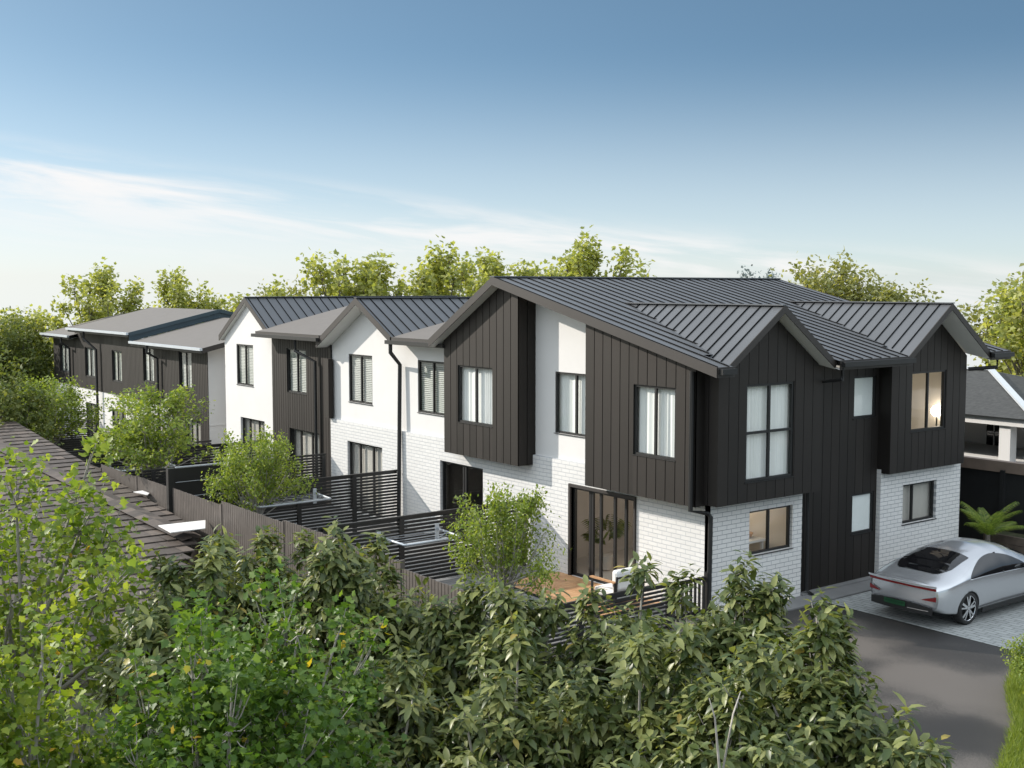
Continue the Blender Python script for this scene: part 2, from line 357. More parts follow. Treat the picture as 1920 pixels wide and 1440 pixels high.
# ------------------------------------------------ end house
H = thing('townhouse', (-22, 22, 0), 'big end townhouse with wide seamed roof and twin black end gables beside the driveway', 'townhouse')
pY = PY(YB)
b = MB(); hb = [(-21.77,-19.54,.05,2.23), (-27.48,-25.43,.05,2.21)]
wall(b, pY, -29.5, -17.22, 0, 2.83, hb, 0, .14, 0, 0)
b.face([pY(-29.5, 0, 2.83), pY(-17.22, 0, 2.83), pY(-17.22, .09, 2.83), pY(-29.5, .09, 2.83)])
b.build('brick_front', M['brickY'], H)
pX = PX(XE)
b = MB(); wall(b, pX, 18.30, 21.28, 0, 2.55, [(19.52,20.95,1.18,2.16)], 0, .12, 0, .16); b.build('brick_end', M['brickX'], H)
b = MB(); wall(b, pX, 24.18, 27.54, 0, 2.65, [(25.08,26.49,1.2,2.18)], 0, .12, 0, 0)
b.build('brick_end', M['brickX'], H)
b = MB(); b.face([(-17.4,24.18,0),(-17.22,24.18,0),(-17.22,24.18,2.65),(-17.4,24.18,2.65)]); b.build('brick_return', M['brickY'], H)
# white render with window openings (w8, w2)
pW = PY(YW)
def ztop_main(x): return 7.27-.245*(x+24) if x >= -24 else 7.27+.572*(x+24)
b = MB()
wall(b, pW, -29.5, -26.4, 2.83, 5.5, [(-28.73,-27.2,3.45,4.95)], 0, .12, 0, 0)
b.build('white_wall', M['white'], H); b = MB()
wall(b, pW, -23.4, -20.6, 2.83, [(-23.4, 6.92), (-20.6, 6.23)], [(-22.51,-20.99,3.46,4.965)], 0, .12, 0, 0)
b.build('white_wall', M['white'], H)
# bay (cladding box projecting over the brick)
b = MB(); pC = PY(YC)
boards(b, pC, -26.55, -23.30, 2.58, [(-26.55, 5.62), (-24.0, 7.06), (-23.30, 6.89)], [(-25.92,-24.37,3.46,4.97)], .296, thick=.55)
boards(b, PX(-23.30), YC, YW, 2.58, 6.9, (), .29, thick=0)
b.build('bay_box', [M['clad'], M['black']], H)
# corner cladding
b = MB()
boards(b, pC, -20.72, -17.24, 2.44, [(-20.72, 6.26), (-17.24, 5.41)], [(-19.12,-17.83,3.35,4.90)], .29, thick=.5)
boards(b, PX(-17.24), YC, 18.12, 2.44, 5.4, (), .28, thick=0)
b.build('corner_cladding', [M['clad'], M['black']], H)
# end boxes
for (x, y0, y1, zb, yc, zt, hol, ph) in ((-16.85,18.10,21.40,2.47,19.75,6.42,(18.93,20.47,2.90,4.98),.3), (-17.0,24.2,27.3,2.56,25.75,6.42,(24.99,26.43,3.52,4.98),.28)):
    b = MB(); p = PX(x)
    boards(b, p, y0, y1, zb, [(y0, zt-.718*(yc-y0)), (yc, zt), (y1, zt-.718*(y1-yc))], [hol], ph, thick=0, gap=.014, rz=.01)
    zt0 = zt-.718*(yc-y0)
    boards(b, PY(y0), -17.36, x, zb, zt0, (), .3, thick=0); b.face([(x,y1,zb),(-17.36,y1,zb),(-17.36,y1,zt0),(x,y1,zt0)], 1)
    b.face([(x,y0,zb),(x,y1,zb),(-17.36,y1,zb),(-17.36,y0,zb)], 1)
    b.build('gable_box', [M['clad'], M['black']], H)
b = MB(); boards(b, PX(-17.35), 21.2, 24.25, 0, 5.4, [(23.22,24.07,3.93,4.93), (23.24,24.08,1.16,2.13)], .3, thick=0, gap=.014, rz=.01)
b.build('recess_wall', [M['clad'], M['black']], H)
# hidden upper walls closing the volume
b = MB(); b.face([(-17.4,27.5,0),(-29,27.5,0),(-29,27.5,6),(-24,27.5,7),(-17.4,27.5,5.4)])
b.face([(-29.5,18.6,0),(-29.5,27.5,0),(-29.5,27.5,5.5),(-29.5,18.6,5.5)])
b.build('rear_wall', M['black'], H)
# plinth / kerb under the recess
# windows
window(H, pC, -25.92,-24.37,3.46,4.97, (.5,), cover='curtain', seed=1)
window(H, pW, -22.51,-20.99,3.46,4.965, (.5,), cover='curtain', seed=2)
window(H, pC, -19.12,-17.83,3.35,4.90, (.5,), cover='curtain', seed=3)
window(H, pW, -28.73,-27.2,3.45,4.95, (.5,), cover='blind', seed=4)
window(H, PX(-16.85), 18.93,20.47,2.90,4.98, (.5,), (.5,), cover='curtain', seed=5, set_=.012, fw=.055)
window(H, PX(-17.0), 24.99,26.43,3.52,4.98, (.5,), cover='room', room=(24.4,27.2,2.9,5.2,2.6,'beige'), set_=.012)
window(H, PX(-17.35), 23.22,24.07,3.93,4.93, (), cover='frost', set_=.012)
window(H, PX(-17.35), 23.24,24.08,1.16,2.13, (), cover='frost', set_=.012)
window(H, pX, 19.52,20.95,1.18,2.16, (.5,), cover='room', room=(18.45,21.2,.05,2.45,2.2,'beige'), set_=.07)
window(H, pX, 25.08,26.49,1.2,2.18, (.36,), cover='pale', seed=31, set_=.07)
window(H, pY, -21.77,-19.54,.05,2.23, (.27,.31,.44,.66,.83), cover='room', room=(-23.2,-19.48,.02,2.5,4.2,'pale'), name='sliding_door', set_=.06, fw=.06, label='main sliding door with four panels onto the timber deck')
window(H, pY, -27.48,-25.43,.05,2.21, (.5,.55), cover='room', room=(-28,-24.6,.02,2.5,3.5,'dim'), name='sliding_door', set_=.08, fw=.06)
for x, y0, y1 in ((-21.77,-21.79,-19.52),):
    b = MB(); p = pY
    b.box(-21.84,-21.77,-.05,.1,.0,2.30,P=p); b.box(-19.54,-19.49,-.05,.1,.0,2.30,P=p); b.box(-21.77,-19.54,-.05,.1,2.23,2.30,P=p)
    b.build('door_surround', M['trim'], H, fix=True)
# main roof
Y0, Y1, XR = 17.57, 28.3, -24.0
zE = ztop_main(-16.4); zL = ztop_main(-26.9)
seams = []
y = Y0+.03
while y < Y1:
    seams.append(((-24.0, y, 7.27), (-16.42, y, ztop_main(-16.42)))); y += .335
sl = [(( -24.0, y, 7.27), (-26.9, y, zL)) for y in np.arange(Y0+.03, 24, .335)]
zN = ztop_main(-17.25)
notch = [(Y0,18.06),(21.44,24.10),(27.40,Y1)]
def seam_end(y): return -16.42 if any(a+.1*(a > Y0) <= y <= b-.1*(b < Y1) for a, b in notch) else -17.3
seams = [(a, (seam_end(a[1]), a[1], ztop_main(seam_end(a[1])))) for a, b in seams]
slab(H, [([(-24,Y0,7.27),(-17.25,Y0,zN),(-17.25,Y1,zN),(-24,Y1,7.27)], [0,2])] +
        [([(-17.25,a,zN),(-16.4,a,zE),(-16.4,b,zE),(-17.25,b,zN)], [1]+([0] if a == Y0 else [])+([2] if b == Y1 else [])) for a, b in notch] + [
         ([(-26.9,Y0,zL),(-24,Y0,7.27),(-24,Y1,7.27),(-26.9,Y1,zL)], [0])], .2, 'main_roof', seams=seams+sl,
     gut=[((-16.34,17.60,zE-.08),(-16.34,18.03,zE-.08)), ((-16.34,21.48,zE-.08),(-16.34,24.1,zE-.08)), ((-16.34,27.4,zE-.08),(-16.34,28.3,zE-.08))])
b = MB(); b.bar((-24,Y0-.02,7.285),(-24,Y1+.02,7.285),.2,.03); b.build('ridge_cap', M['roof'], H)
# dormer roofs
for xf, yc, hw in ((-16.55,19.75,1.74), (-16.45,25.75,1.70)):
    zr = 6.63; sl = .718; ze = zr-sl*hw; xi = -21.45
    def zz(y): return zr-sl*abs(y-yc)
    def xv(y): return -24+(7.27-zz(y))/.245       # where the main roof reaches this height
    sm = []
    x = xf-.3
    while x > xi+.1:
        # seam from ridge down to the valley
        t = max(0.0, min(1.0, (x-xi)/(xf-xi))); yy = hw*t
        sm += [((x, yc, zr), (x, yc-yy, zr-sl*yy)), ((x, yc, zr), (x, yc+yy, zr-sl*yy))]; x -= .315
    A = (xf, yc, zr); I = (xi, yc, zr); L = (xf, yc-hw, ze); Q = (xf, yc+hw, ze)
    VL = (-16.6, yc-hw, ze); VQ = (-16.6, yc+hw, ze)
    slab(H, [([A, I, VL, L], [3]), ([I, A, Q, VQ], [1])], .16, 'dormer_roof', seams=sm)
    b = MB(); b.bar((xf+.02,yc,zr+.012),(xi,yc,zr+.012),.16,.025); b.build('ridge_cap', M['roof'], H)
# front lean-to roof at the left of the bay
def lean(house, x0, x1, z0, k, y0=17.9, ymax=22.5, mt='flat'):
    y1 = ymax; zz1 = z0+k*(y1-y0)
    return slab(house, [([(x0,y0,z0),(x1,y0,z0),(x1,y1,zz1),(x0,y1,zz1)], [0])], .2, 'lean_to_roof', M[mt], gut=[((x0-.12,y0-.07,z0-.13),(x1,y0-.07,z0-.13))])
lean(H, -29.42, -26.55, 5.58, .217, ymax=22.4)
downpipe(H, [(-29.36,17.86,5.42),(-29.36,17.86,5.15),(-29.5,18.26,4.78),(-29.5,18.22,2.5),(-29.5,18.18,.05)], .06)
downpipe(H, [(-17.3,17.78,5.28),(-17.3,17.78,5.05),(-17.3,17.78,2.36),(-17.2,18.2,2.28),(-17.16,18.24,2.2),(-17.16,18.22,.05)], .05)
downpipe(H, [(-16.4,21.55,5.25),(-16.4,21.55,5.0),(-17.24,21.5,4.85),(-17.24,21.5,.12),(-17.05,21.5,.04)], .045)
downpipe(H, [(-16.42,27.75,5.3),(-16.42,27.75,5.02),(-17.0,27.4,4.95)], .05)
b = MB(); b.box(-17.34,-17.16,21.285,24.17,0,.06); b.build('plinth', M['concrete'], H)
# ------------------------------------------------ three middle townhouses
def gable_roof(house, xc, zr, hwl, hwr, k, y0, y1, st=.36):
    sm = []; y = y0+.1
    while y < y1: sm += [((xc, y, zr), (xc+hwr, y, zr-k*hwr)), ((xc, y, zr), (xc-hwl, y, zr-k*hwl))]; y += st
    r = slab(house, [([(xc,y0,zr),(xc+hwr,y0,zr-k*hwr),(xc+hwr,y1,zr-k*hwr),(xc,y1,zr)], [0]), ([(xc-hwl,y0,zr-k*hwl),(xc,y0,zr),(xc,y1,zr),(xc-hwl,y1,zr-k*hwl)], [0,3])], .2, 'gable_roof', seams=sm)
    b = MB(); b.bar((xc,y0-.02,zr+.012),(xc,y1,zr+.012),.18,.025); b.build('ridge_cap', M['roof'], r)
    return r
A = thing('townhouse', (-31.6, 22, 0), 'white gabled townhouse with a white brick base joined to the big end house', 'townhouse')
b = MB(); wall(b, pW, -33.8, -29.5, 2.83, [(-33.8,5.22),(-31.4,6.52),(-29.5,5.5)], [(-32.73,-31.29,3.45,4.95)], 0, .12, 0, .2); b.build('white_wall', M['white'], A)
b = MB(); wall(b, pY, -33.8, -29.5, 0, 2.83, [(-32.72,-30.61,.05,2.22)], 0, .14, 0, .2); b.face([pY(-33.8,0,2.83),pY(-29.5,0,2.83),pY(-29.5,.09,2.83),pY(-33.8,.09,2.83)]); b.build('brick_front', M['brickY'], A)
window(A, pW, -32.73,-31.29,3.45,4.95, (.5,), cover='blind', seed=6)
window(A, pY, -32.72,-30.61,.05,2.22, (.3,.68), cover='pale', seed=7, name='sliding_door', set_=.08, fw=.06)
gable_roof(A, -31.4, 6.70, 2.56, 2.05, .545, 17.9, 27.5)
A2 = thing('townhouse', (-36, 22, 0), 'dark clad townhouse with the flat grey lean-to roof between two white gables', 'townhouse')
b = MB(); boards(b, PY(18.33), -38.0, -33.8, 0, 5.35, [(-36.88,-35.47,3.47,4.97), (-36.75,-34.62,.05,2.25)], .17, gap=.02, thick=.2); b.build('cladding', [M['clad'], M['black']], A2)
window(A2, PY(18.33), -36.88,-35.47,3.47,4.97, (.5,), cover='blind', seed=8)
window(A2, PY(18.33), -36.75,-34.62,.05,2.25, (.3,.68), cover='pale', seed=9, name='sliding_door', set_=.08, fw=.06)
lean(A2, -38.35, -33.7, 5.50, .235, y0=17.88, ymax=22.6)
b = MB(); b.box(-33.86,-33.64,18.15,18.32,2.86,4.75); b.build('corner_fin', M['clad'], A2, fix=True)
downpipe(A2, [(-35.3,17.84,5.4),(-35.3,17.84,4.95),(-34.62,18.2,4.62),(-34.62,18.2,.05)], .055)
A3 = thing('townhouse', (-40, 22, 0), 'all white rendered townhouse with the farthest steep gable beside the dark block', 'townhouse')
b = MB(); wall(b, pW, -42.14, -38.0, -.6, [(-42.14,5.12),(-40.0,6.48),(-38.0,5.24)], [(-41.1,-39.68,3.46,4.95), (-40.85,-38.83,.05,2.27)], 0, .12, 0, .2)
b.box(-42.14,-42.1,18.4,24,-.6,5.1); b.build('white_wall', M['white'], A3)
window(A3, pW, -41.1,-39.68,3.46,4.95, (.5,), cover='blind', seed=10)
window(A3, pW, -40.85,-38.83,.05,2.27, (.3,.68), cover='pale', seed=11, name='sliding_door', set_=.08, fw=.06)
gable_roof(A3, -40.0, 6.67, 2.32, 1.95, .62, 18.24, 27.5)
# ------------------------------------------------ far dark terrace, stepping down the slope
def lowroof(house, x0, x1, z0, k, y0, y1, right=False, left=False):
    ed = [0] + ([1] if right else []) + ([3] if left else [])
    z1 = z0+k*(y1-y0)
    r = slab(house, [([(x0,y0,z0),(x1,y0,z0),(x1,y1,z1),(x0,y1,z1)], ed), ([(x0,y1,z1),(x1,y1,z1),(x1,y1+4,z1-.9),(x0,y1+4,z1-.9)], ([1] if right else []))], .18, 'low_pitch_roof', M['flat'])
    g = MB(); g.bar((x0-.05,y0-.06,z0-.03),(x1+.05,y0-.06,z0-.03),.11,.1); g.build('gutter', M['galv'], r, fix=True)
    return r
pF = PY(YW); Zd = -.8
B1 = thing('townhouse', (-47.7, 22, -.5), 'dark clad townhouse with low grey roof and pale side wall facing the farthest gable', 'townhouse')
b = MB(); boards(b, pF, -51.7, -43.8, 2.08, 4.6, [(-50.77,-49.5,2.97,4.44), (-46.67,-45.37,2.97,4.45)], .16, gap=.025, thick=.2)
boards(b, pF, -47.6, -43.8, -.5, 2.08, [(-46.1,-44.6,-.3,1.76)], .16, gap=.025, thick=.2); b.build('cladding', [M['clad'], M['black']], B1)
b = MB(); wall(b, PY(YW+.02), -51.7, -47.6, -.8, 2.08, [(-50.6,-48.6,-.5,1.6)], 0, .12, 0, 0); b.build('white_wall', M['white'], B1)
b = MB(); b.box(-44.05,-43.79,18.4,25.5,-.6,4.75); b.box(-43.79,-43.77,18.4,25.4,1.64,1.69); b.build('side_wall', M['white'], B1)
window(B1, pF, -50.77,-49.5,2.97,4.44, (.5,), cover='blind', seed=12)
window(B1, pF, -46.67,-45.37,2.97,4.45, (.5,), cover='blind', seed=13)
window(B1, pF, -46.1,-44.6,-.3,1.76, (.35,.7), cover='pale', seed=14, name='sliding_door')
window(B1, PY(YW+.02), -50.6,-48.6,-.5,1.6, (.35,.7), cover='pale', seed=15, name='sliding_door')
lowroof(B1, -50.85, -43.15, 4.70, .23, 17.9, 22.1, right=True)
downpipe(B1, [(-48.9,17.86,4.6),(-48.9,17.86,4.3),(-48.75,18.25,4.05),(-48.75,18.25,-.5)], .055)
B2 = thing('townhouse', (-55.7, 22, -.8), 'dark far townhouse with the highest flat grey roof and blue steel edge', 'townhouse')
b = MB(); boards(b, pF, -60.2, -51.7, 2.12, 4.95, [(-58.7,-57.3,2.72,4.15), (-54.8,-53.5,2.73,4.16)], .16, gap=.025, thick=.2); b.build('cladding', [M['clad'], M['black']], B2)
b = MB(); wall(b, PY(YW+.02), -60.2, -51.7, -1, 2.12, [(-58.85,-57,-.7,1.45), (-55.07,-53.2,-.7,1.44)], 0, .12, 0, 0); b.build('white_wall', M['white'], B2)
window(B2, pF, -58.7,-57.3,2.72,4.15, (.5,), cover='blind', seed=16); window(B2, pF, -54.8,-53.5,2.73,4.16, (.5,), cover='blind', seed=17)
window(B2, PY(YW+.02), -58.85,-57,-.7,1.45, (.35,.7), cover='pale', seed=18, name='sliding_door'); window(B2, PY(YW+.02), -55.07,-53.2,-.7,1.44, (.35,.7), cover='dimc', seed=19, name='sliding_door')
lowroof(B2, -59.7, -51.2, 5.05, .23, 17.9, 22.1, right=True, left=True)
b = MB()
for y0, y1, z0, z1 in ((17.92,22.1,5.05,6.02), (22.1,26,6.02,5.1)):
    b.face([(-51.17,y0,z0-.38),(-51.17,y1,z1-.38),(-51.17,y1,z1+.02),(-51.17,y0,z0+.02)])
    b.bar((-51.14,y0,z0-.05),(-51.14,y1,z1-.05),.05,.16); b.bar((-51.12,y0,z0-.34),(-51.12,y1,z1-.34),.07,.05)
b.build('edge_flashing', M['bluefl'], B2)
downpipe(B2, [(-57.2,17.86,4.95),(-57.2,17.86,4.6),(-56.55,18.22,4.1),(-56.55,18.22,-.8)], .06)
B3 = thing('townhouse', (-62, 22, -.8), 'dark farthest townhouse with the lowest short roof at the end of the row', 'townhouse')
b = MB(); boards(b, pF, -63.8, -60.2, 2.14, 4.55, [(-62.75,-61.35,2.73,4.15)], .16, gap=.025, thick=.2); b.build('cladding', [M['clad'], M['black']], B3)
b = MB(); wall(b, PY(YW+.02), -63.8, -60.2, -1, 2.14, (), 0, .12, 0, 0); b.build('white_wall', M['white'], B3)
window(B3, pF, -62.75,-61.35,2.73,4.15, (.5,), cover='blind', seed=20)
lowroof(B3, -64.3, -59.75, 4.66, .23, 17.95, 22.1)
downpipe(B3, [(-60.9,17.9,4.55),(-60.9,17.9,4.3),(-60.75,18.25,4.0),(-60.75,18.25,-.8)], .055)
# ================================================================== FENCES
def divider(x, y0, y1, zt, zb, label, posts):
    f = thing('slat_fence', (x, (y0+y1)/2, zb), label, 'fence', 'slatted screens between the courtyards')
    s = MB(); z = zb+.05
    while z < zt-.06:
        s.box(x-.012, x+.012, y0, y1, z, z+.062); z += .09
    s.build('slats', M['slat'], f)
    c = MB(); c.box(x-.03, x+.03, y0-.02, y1, zt-.05, zt); c.build('top_rail', M['slat'], f, fix=True)
    for yy in posts:
        p = MB(); p.box(x+.013, x+.075, yy-.06, yy+.06, zb, zt-.052); p.build('post', M['slat'], f, fix=True)
    return f
divider(-23.45, 12.35, 18.26, 1.69, 0, 'black slat screen ending at the brick right beside the main sliding door', (12.5,14.5,16.6,18.1))
divider(-29.62, 12.35, 18.2, 1.69, 0, 'black slat screen meeting the wall beside the tall downpipe of the white gabled house', (12.5,15.0,16.75))
divider(-33.98, 12.2, 18.2, 1.69, -.05, 'black slat screen meeting the dark clad house at its right corner', (12.5,14.6,16.6,18.1))
divider(-38.5, 12.2, 18.3, 1.66, -.3, 'black slat screen between the farthest white gable and the dark clad house', (12.5,14.6,16.6))
divider(-43.4, 12.2, 18.3, 1.15, -.6, 'black slat screen beside the pale side wall of the dark block', (12.5,14.6,16.6))
divider(-51.7, 12.2, 18.3, .9, -.9, 'black slat screen in the far courtyards of the dark block', (12.5,14.6,16.6))
divider(-57.0, 12.2, 18.3, .8, -1, 'farthest black slat screen below the highest dark house', (12.5,14.6,16.6))
# solid tall screen end at the boundary
E1 = thing('privacy_screen', (-31.7,12.6,0), 'solid black panel screen standing above the boundary fence behind the second courtyard tree', 'screen')
b = MB(); b.box(-31.78,-31.72,12.3,15.2,.6,2.0); b.build('panel', M['slat'], E1, fix=True)
b = MB(); b.box(-31.82,-31.66,12.08,12.28,0,2.02); b.build('post', M['slat'], E1, fix=True)
for z, q in ((2.04,.03),(1.2,.012),(1.62,.012)):
    b = MB(); b.bar((-31.7,12.3,z),(-31.7,15.2,z),q,q); b.build('rail', M['galv'], E1)
# boundary fence of vertical boards
BF = thing('paling_fence', (-27,12.2,0), 'long brown paling fence of narrow vertical boards behind the courtyards', 'fence')
rnd = random.Random(5)
def bpanel(x0, x1, zt, zb):
    p = MB(); x = x0
    while x < x1-.02:
        e = min(x+.105, x1); p.box(x+.006, e-.006, 12.17, 12.195, zb, zt+rnd.uniform(-.006,.006)); x += .112
    p.box(x0, x1, 12.197, 12.235, zb+.25, zb+.35); p.box(x0, x1, 12.197, 12.235, zt-.35, zt-.25)
    p.box(x0, x1, 12.197, 12.199, zb, zt-.03)
    p.build('board_panel', M['fence'], BF, fix=True)
    q = MB(); q.box(x1-.03, x1+.03, 12.15, 12.26, zb, zt+.04); q.build('post', M['fence'], BF, fix=True)
for x0, x1, zt, zb in ((-17.3,-19.7,1.5,-.05),(-19.7,-22.2,1.62,-.05),(-22.2,-24.8,1.66,-.05),(-24.8,-28.3,1.6,-.05),(-28.3,-31.6,1.49,-.1),(-31.8,-34.4,1.47,-.1),(-34.4,-37.6,1.44,-.2),(-37.6,-41,1.3,-.4),(-41,-45,1.1,-.5),(-45,-49,.9,-.7),(-49,-54,.75,-.9)):
    bpanel(min(x0,x1), max(x0,x1), zt, zb)
# front slat fence + batten gate on the driveway side
FF = thing('slat_fence', (-17.2,14.6,0), 'black horizontal slat fence in front of the deck facing the driveway', 'fence')
s = MB(); z = .03
while z < .9: s.box(-17.212,-17.188,12.3,17.05,z,z+.05); z += .085
s.build('slats', M['slat'], FF)
b = MB(); b.box(-17.23,-17.17,12.3,17.1,.93,.99); b.build('top_rail', M['slat'], FF, fix=True)
for y in (12.35,14.7,17.08):
    b = MB(); b.box(-17.25,-17.15,y-.05,y+.05,0,.928); b.build('post', M['slat'], FF, fix=True)
FG = thing('batten_gate', (-17.2,17.8,0), 'black gate of spaced vertical battens between the slat fence and the brick corner', 'gate')
s = MB()
for k in range(8): s.box(-17.22,-17.18,17.2+k*.125,17.245+k*.125,.1,.95)
s.build('battens', M['slat'], FG, fix=True)
b = MB(); b.box(-17.26,-17.222,17.18,18.15,.86,.93); b.build('rail', M['slat'], FG, fix=True); b = MB(); b.box(-17.26,-17.222,17.18,18.15,.16,.23); b.build('rail', M['slat'], FG, fix=True)
b = MB(); b.box(-17.26,-17.16,18.17,18.27,0,1.02); b.build('post', M['slat'], FG, fix=True)
# wall mounted clothes lines
def hoist(x, y0, y1, z, ln, label):
    h = thing('clothes_line', (x, (y0+y1)/2, z), label, 'clothes line', 'folding clothes lines on the slat screens')
    t = MB(); r = .028
    t.tube([(x+.04,y0,z),(x+ln,y0+.04,z-.02),(x+ln+.02,y0+.12,z-.02)], r, 8); t.tube([(x+.04,y1,z),(x+ln,y1-.04,z-.02),(x+ln+.02,y1-.12,z-.02)], r, 8)
    t.tube([(x+ln+.02,y0+.1,z-.02),(x+ln+.02,y1-.1,z-.02)], r, 8); t.build('frame', M['galv'], h, smooth=True)
    l = MB()
    for k in range(4): l.tube([(x+.2+.22*k,y0+.03,z),(x+.2+.22*k,y1-.03,z)], .004, 4)
    l.build('line', M['galv'], h)
    for y in (y0, y1):
        b = MB(); b.box(x,x+.03,y-.05,y+.05,z-.3,z+.12); b.bar((x+.03,y,z-.25),(x+.42,y,z-.02),.025,.025); b.build('bracket', M['galv'], h, fix=True)
hoist(-23.36, 13.85, 15.45, 1.3, 1.05, 'grey folding clothes line on the screen nearest the deck')
hoist(-29.54, 13.3, 15.46, 1.3, 1.0, 'grey folding clothes line on the screen by the tall downpipe')
hoist(-33.9, 13.3, 15.4, 1.25, .9, 'grey clothes line on the screen behind the second courtyard tree')
hoist(-38.4, 12.7, 14.6, 1.2, .9, 'grey clothes line on the far screen behind the third courtyard tree')
# ================================================================== COURTYARD
D = thing('timber_deck', (-20.6,17.4,0), 'orange brown timber deck in front of the main sliding door', 'deck')
b = MB(); x = -22.25
while x < -18.6: b.box(x, x+.135, 16.5, 18.28, .03, .06); x += .142
b.build('decking', M['timber'], D); b = MB(); b.box(-22.25,-18.6,16.46,16.49,0,.06); b.build('edge_board', M['black'], D, fix=True)
def armchair(x, y, rz, label):
    t = thing('outdoor_armchair', (x, y, .06), label, 'armchair', None, rz)
    def P(mb, name, m, **k):
        o = mb.build(name, m, None, **k); o.parent = t; return o
    b = MB(); b.box(-.36,.36,-.34,.36,.22,.40); P(b, 'seat_cushion', M['cushion'], bevel=.05, fix=True)
    b = MB(); b.box(-.35,.35,.22,.40,.41,.86); P(b, 'back_cushion', M['cushion'], bevel=.06, fix=True)
    b = MB(); b.box(-.42,.42,-.36,.42,.17,.215)
    b.bar((-.4,.42,.2),(-.4,.46,.75),.035,.035); b.bar((.4,.42,.2),(.4,.46,.75),.035,.035); b.bar((-.4,.455,.72),(.4,.455,.72),.035,.035)
    P(b, 'frame', M['black'], fix=True)
    for sx in (-1,1):
        b = MB(); b.box(sx*.41-.045, sx*.41+.045, -.38,.42,.60,.63); P(b, 'armrest', M['timber'], fix=True)
        for yy in (-.34,.4):
            b = MB(); b.box(sx*.41-.02,sx*.41+.02,yy-.02,yy+.02,0,.598); P(b, 'leg', M['black'], fix=True)
    return t
armchair(-19.12, 17.37, R(-90), 'outdoor armchair with white cushions and timber arms on the deck')
# interior furnishings seen through the main door
t = thing('indoor_palm', (-21.75,19.4,.05), 'leafy indoor palm in a pot behind the left door panel', 'house plant')
b = MB(); b.tube([(-21.75,19.4,.05),(-21.75,19.4,.4)], [.14,.18], 12); b.build('pot', M['pale'], t)
b = MB(); rr = random.Random(3)
for k in range(16):
    a = k*2.4; o = Vector((math.cos(a), math.sin(a), 0)); b0 = Vector((-21.75,19.4,.4)); tip = b0+o*rr.uniform(.3,.55)+Vector((0,0,rr.uniform(.5,1.0)))
    m_ = (b0+tip)/2+Vector((0,0,.2)); sd = Vector((-o.y,o.x,0))
    for j in range(8):
        c0 = m_.lerp(tip, j/7)
        for sg in (-1,1): b.face([c0, c0+sd*sg*.1+o*.08-Vector((0,0,.03)), c0+sd*sg*.17+o*.17-Vector((0,0,.12)), c0+sd*sg*.08+o*.12-Vector((0,0,.06))])
b.build('fronds', M['conif'], t)
t = thing('sofa', (-19.8,21.4,.05), 'pale living room sofa seen through the main sliding door', 'sofa')
b = MB(); b.box(-21.6,-19.6,21.0,21.9,.15,.48); b.build('seat', M['pale'], t, bevel=.05, fix=True)
b = MB(); b.box(-21.6,-19.6,21.7,22,.49,.9); b.build('backrest', M['pale'], t, bevel=.05, fix=True)
for x in (-21.2,-20.6,-20.0):
    b = MB(); b.box(x-.22,x+.22,21.5,21.65,.5,.86); b.build('cushion', M['curtain'], t, bevel=.05, fix=True)
for k, x in enumerate((-21.05,-20.5,-20.0,-19.65)):
    t = thing('pendant_lamp', (x,20.0+k*.25,2.5), ['lit white globe pendant hanging first from the left behind the main door','lit white globe pendant second from the left behind the main door','lit white globe pendant third from the left behind the main door','lit white globe pendant at the right end behind the main door'][k], 'lamp', 'pendants behind the main door')
    b = MB(); b.ball((x,20.0+k*.25,2.02),.085); b.build('globe', M['lampw'], t, smooth=True)
    b = MB(); b.tube([(x,20.0+k*.25,2.1),(x,20.0+k*.25,2.49)],.006,5); b.build('cord', M['black'], t)
# kitchen through the end window
t = thing('kitchen_table', (-18.6,20.55,.05), 'white kitchen table seen through the lower end window', 'table')
b = MB(); b.box(-19.2,-18.0,20.15,21.0,1.2,1.25); b.build('tabletop', M['curtain'], t, fix=True)
for x in (-19.1,-18.1):
    for y in (20.2,20.95):
        b = MB(); b.box(x-.03,x+.03,y-.03,y+.03,.06,1.2); b.build('leg', M['curtain'], t, fix=True)
t = MB(); t.tube([(-18.4,20.35,1.252),(-18.4,20.35,1.46),(-18.4,20.35,1.54),(-18.4,20.35,1.66)],[.05,.05,.02,.018],10)
tag(t.build('bottle', M['bottle'], smooth=True), 'dark teal bottle standing on the kitchen table', 'bottle')
t = MB(); t.tube([(-18.4,20.7,1.252),(-18.4,20.7,1.28),(-18.4,20.7,1.36)],[.08,.16,.2],14)
tag(t.build('bowl', M['timber']), 'wooden bowl on the kitchen table', 'bowl')
t = thing('dining_chair', (-18.0,19.9,.05), 'pale curved dining chair behind the left pane of the lower end window', 'chair')
b = MB(); b.box(-18.25,-17.8,19.72,20.1,.62,.68); b.build('seat', M['pale'], t, fix=True)
b = MB(); b.tube([(-18.2,19.75,.68),(-18.2,19.75,1.5),(-18.2,19.85,1.62),(-18.2,20.0,1.62),(-18.2,20.08,1.5),(-18.2,20.08,.68)],.018,6); b.build('backrest', M['pale'], t)
for x in (-18.22,-17.84):
    for y in (19.75,20.07):
        b = MB(); b.box(x-.015,x+.015,y-.015,y+.015,.06,.62); b.build('leg', M['pale'], t, fix=True)
t = MB(); t.tube([(-19.3,20.25,1.5),(-19.3,20.25,2.0)],.045,10); tag(t.build('wall_light', M['lamp']), 'lit tall wall light inside the lower end window', 'lamp')
t = thing('bedside_lamp', (-17.6,27.0,3.2), 'lit round lamp glowing in the upper right end window', 'lamp')
b = MB(); b.ball((-17.6,27.0,3.86),.15); b.build('globe', M['lamp'], t, smooth=True)
b = MB(); b.tube([(-17.6,27.0,2.92),(-17.6,27.0,3.72)],.02,8); b.build('stand', M['black'], t)
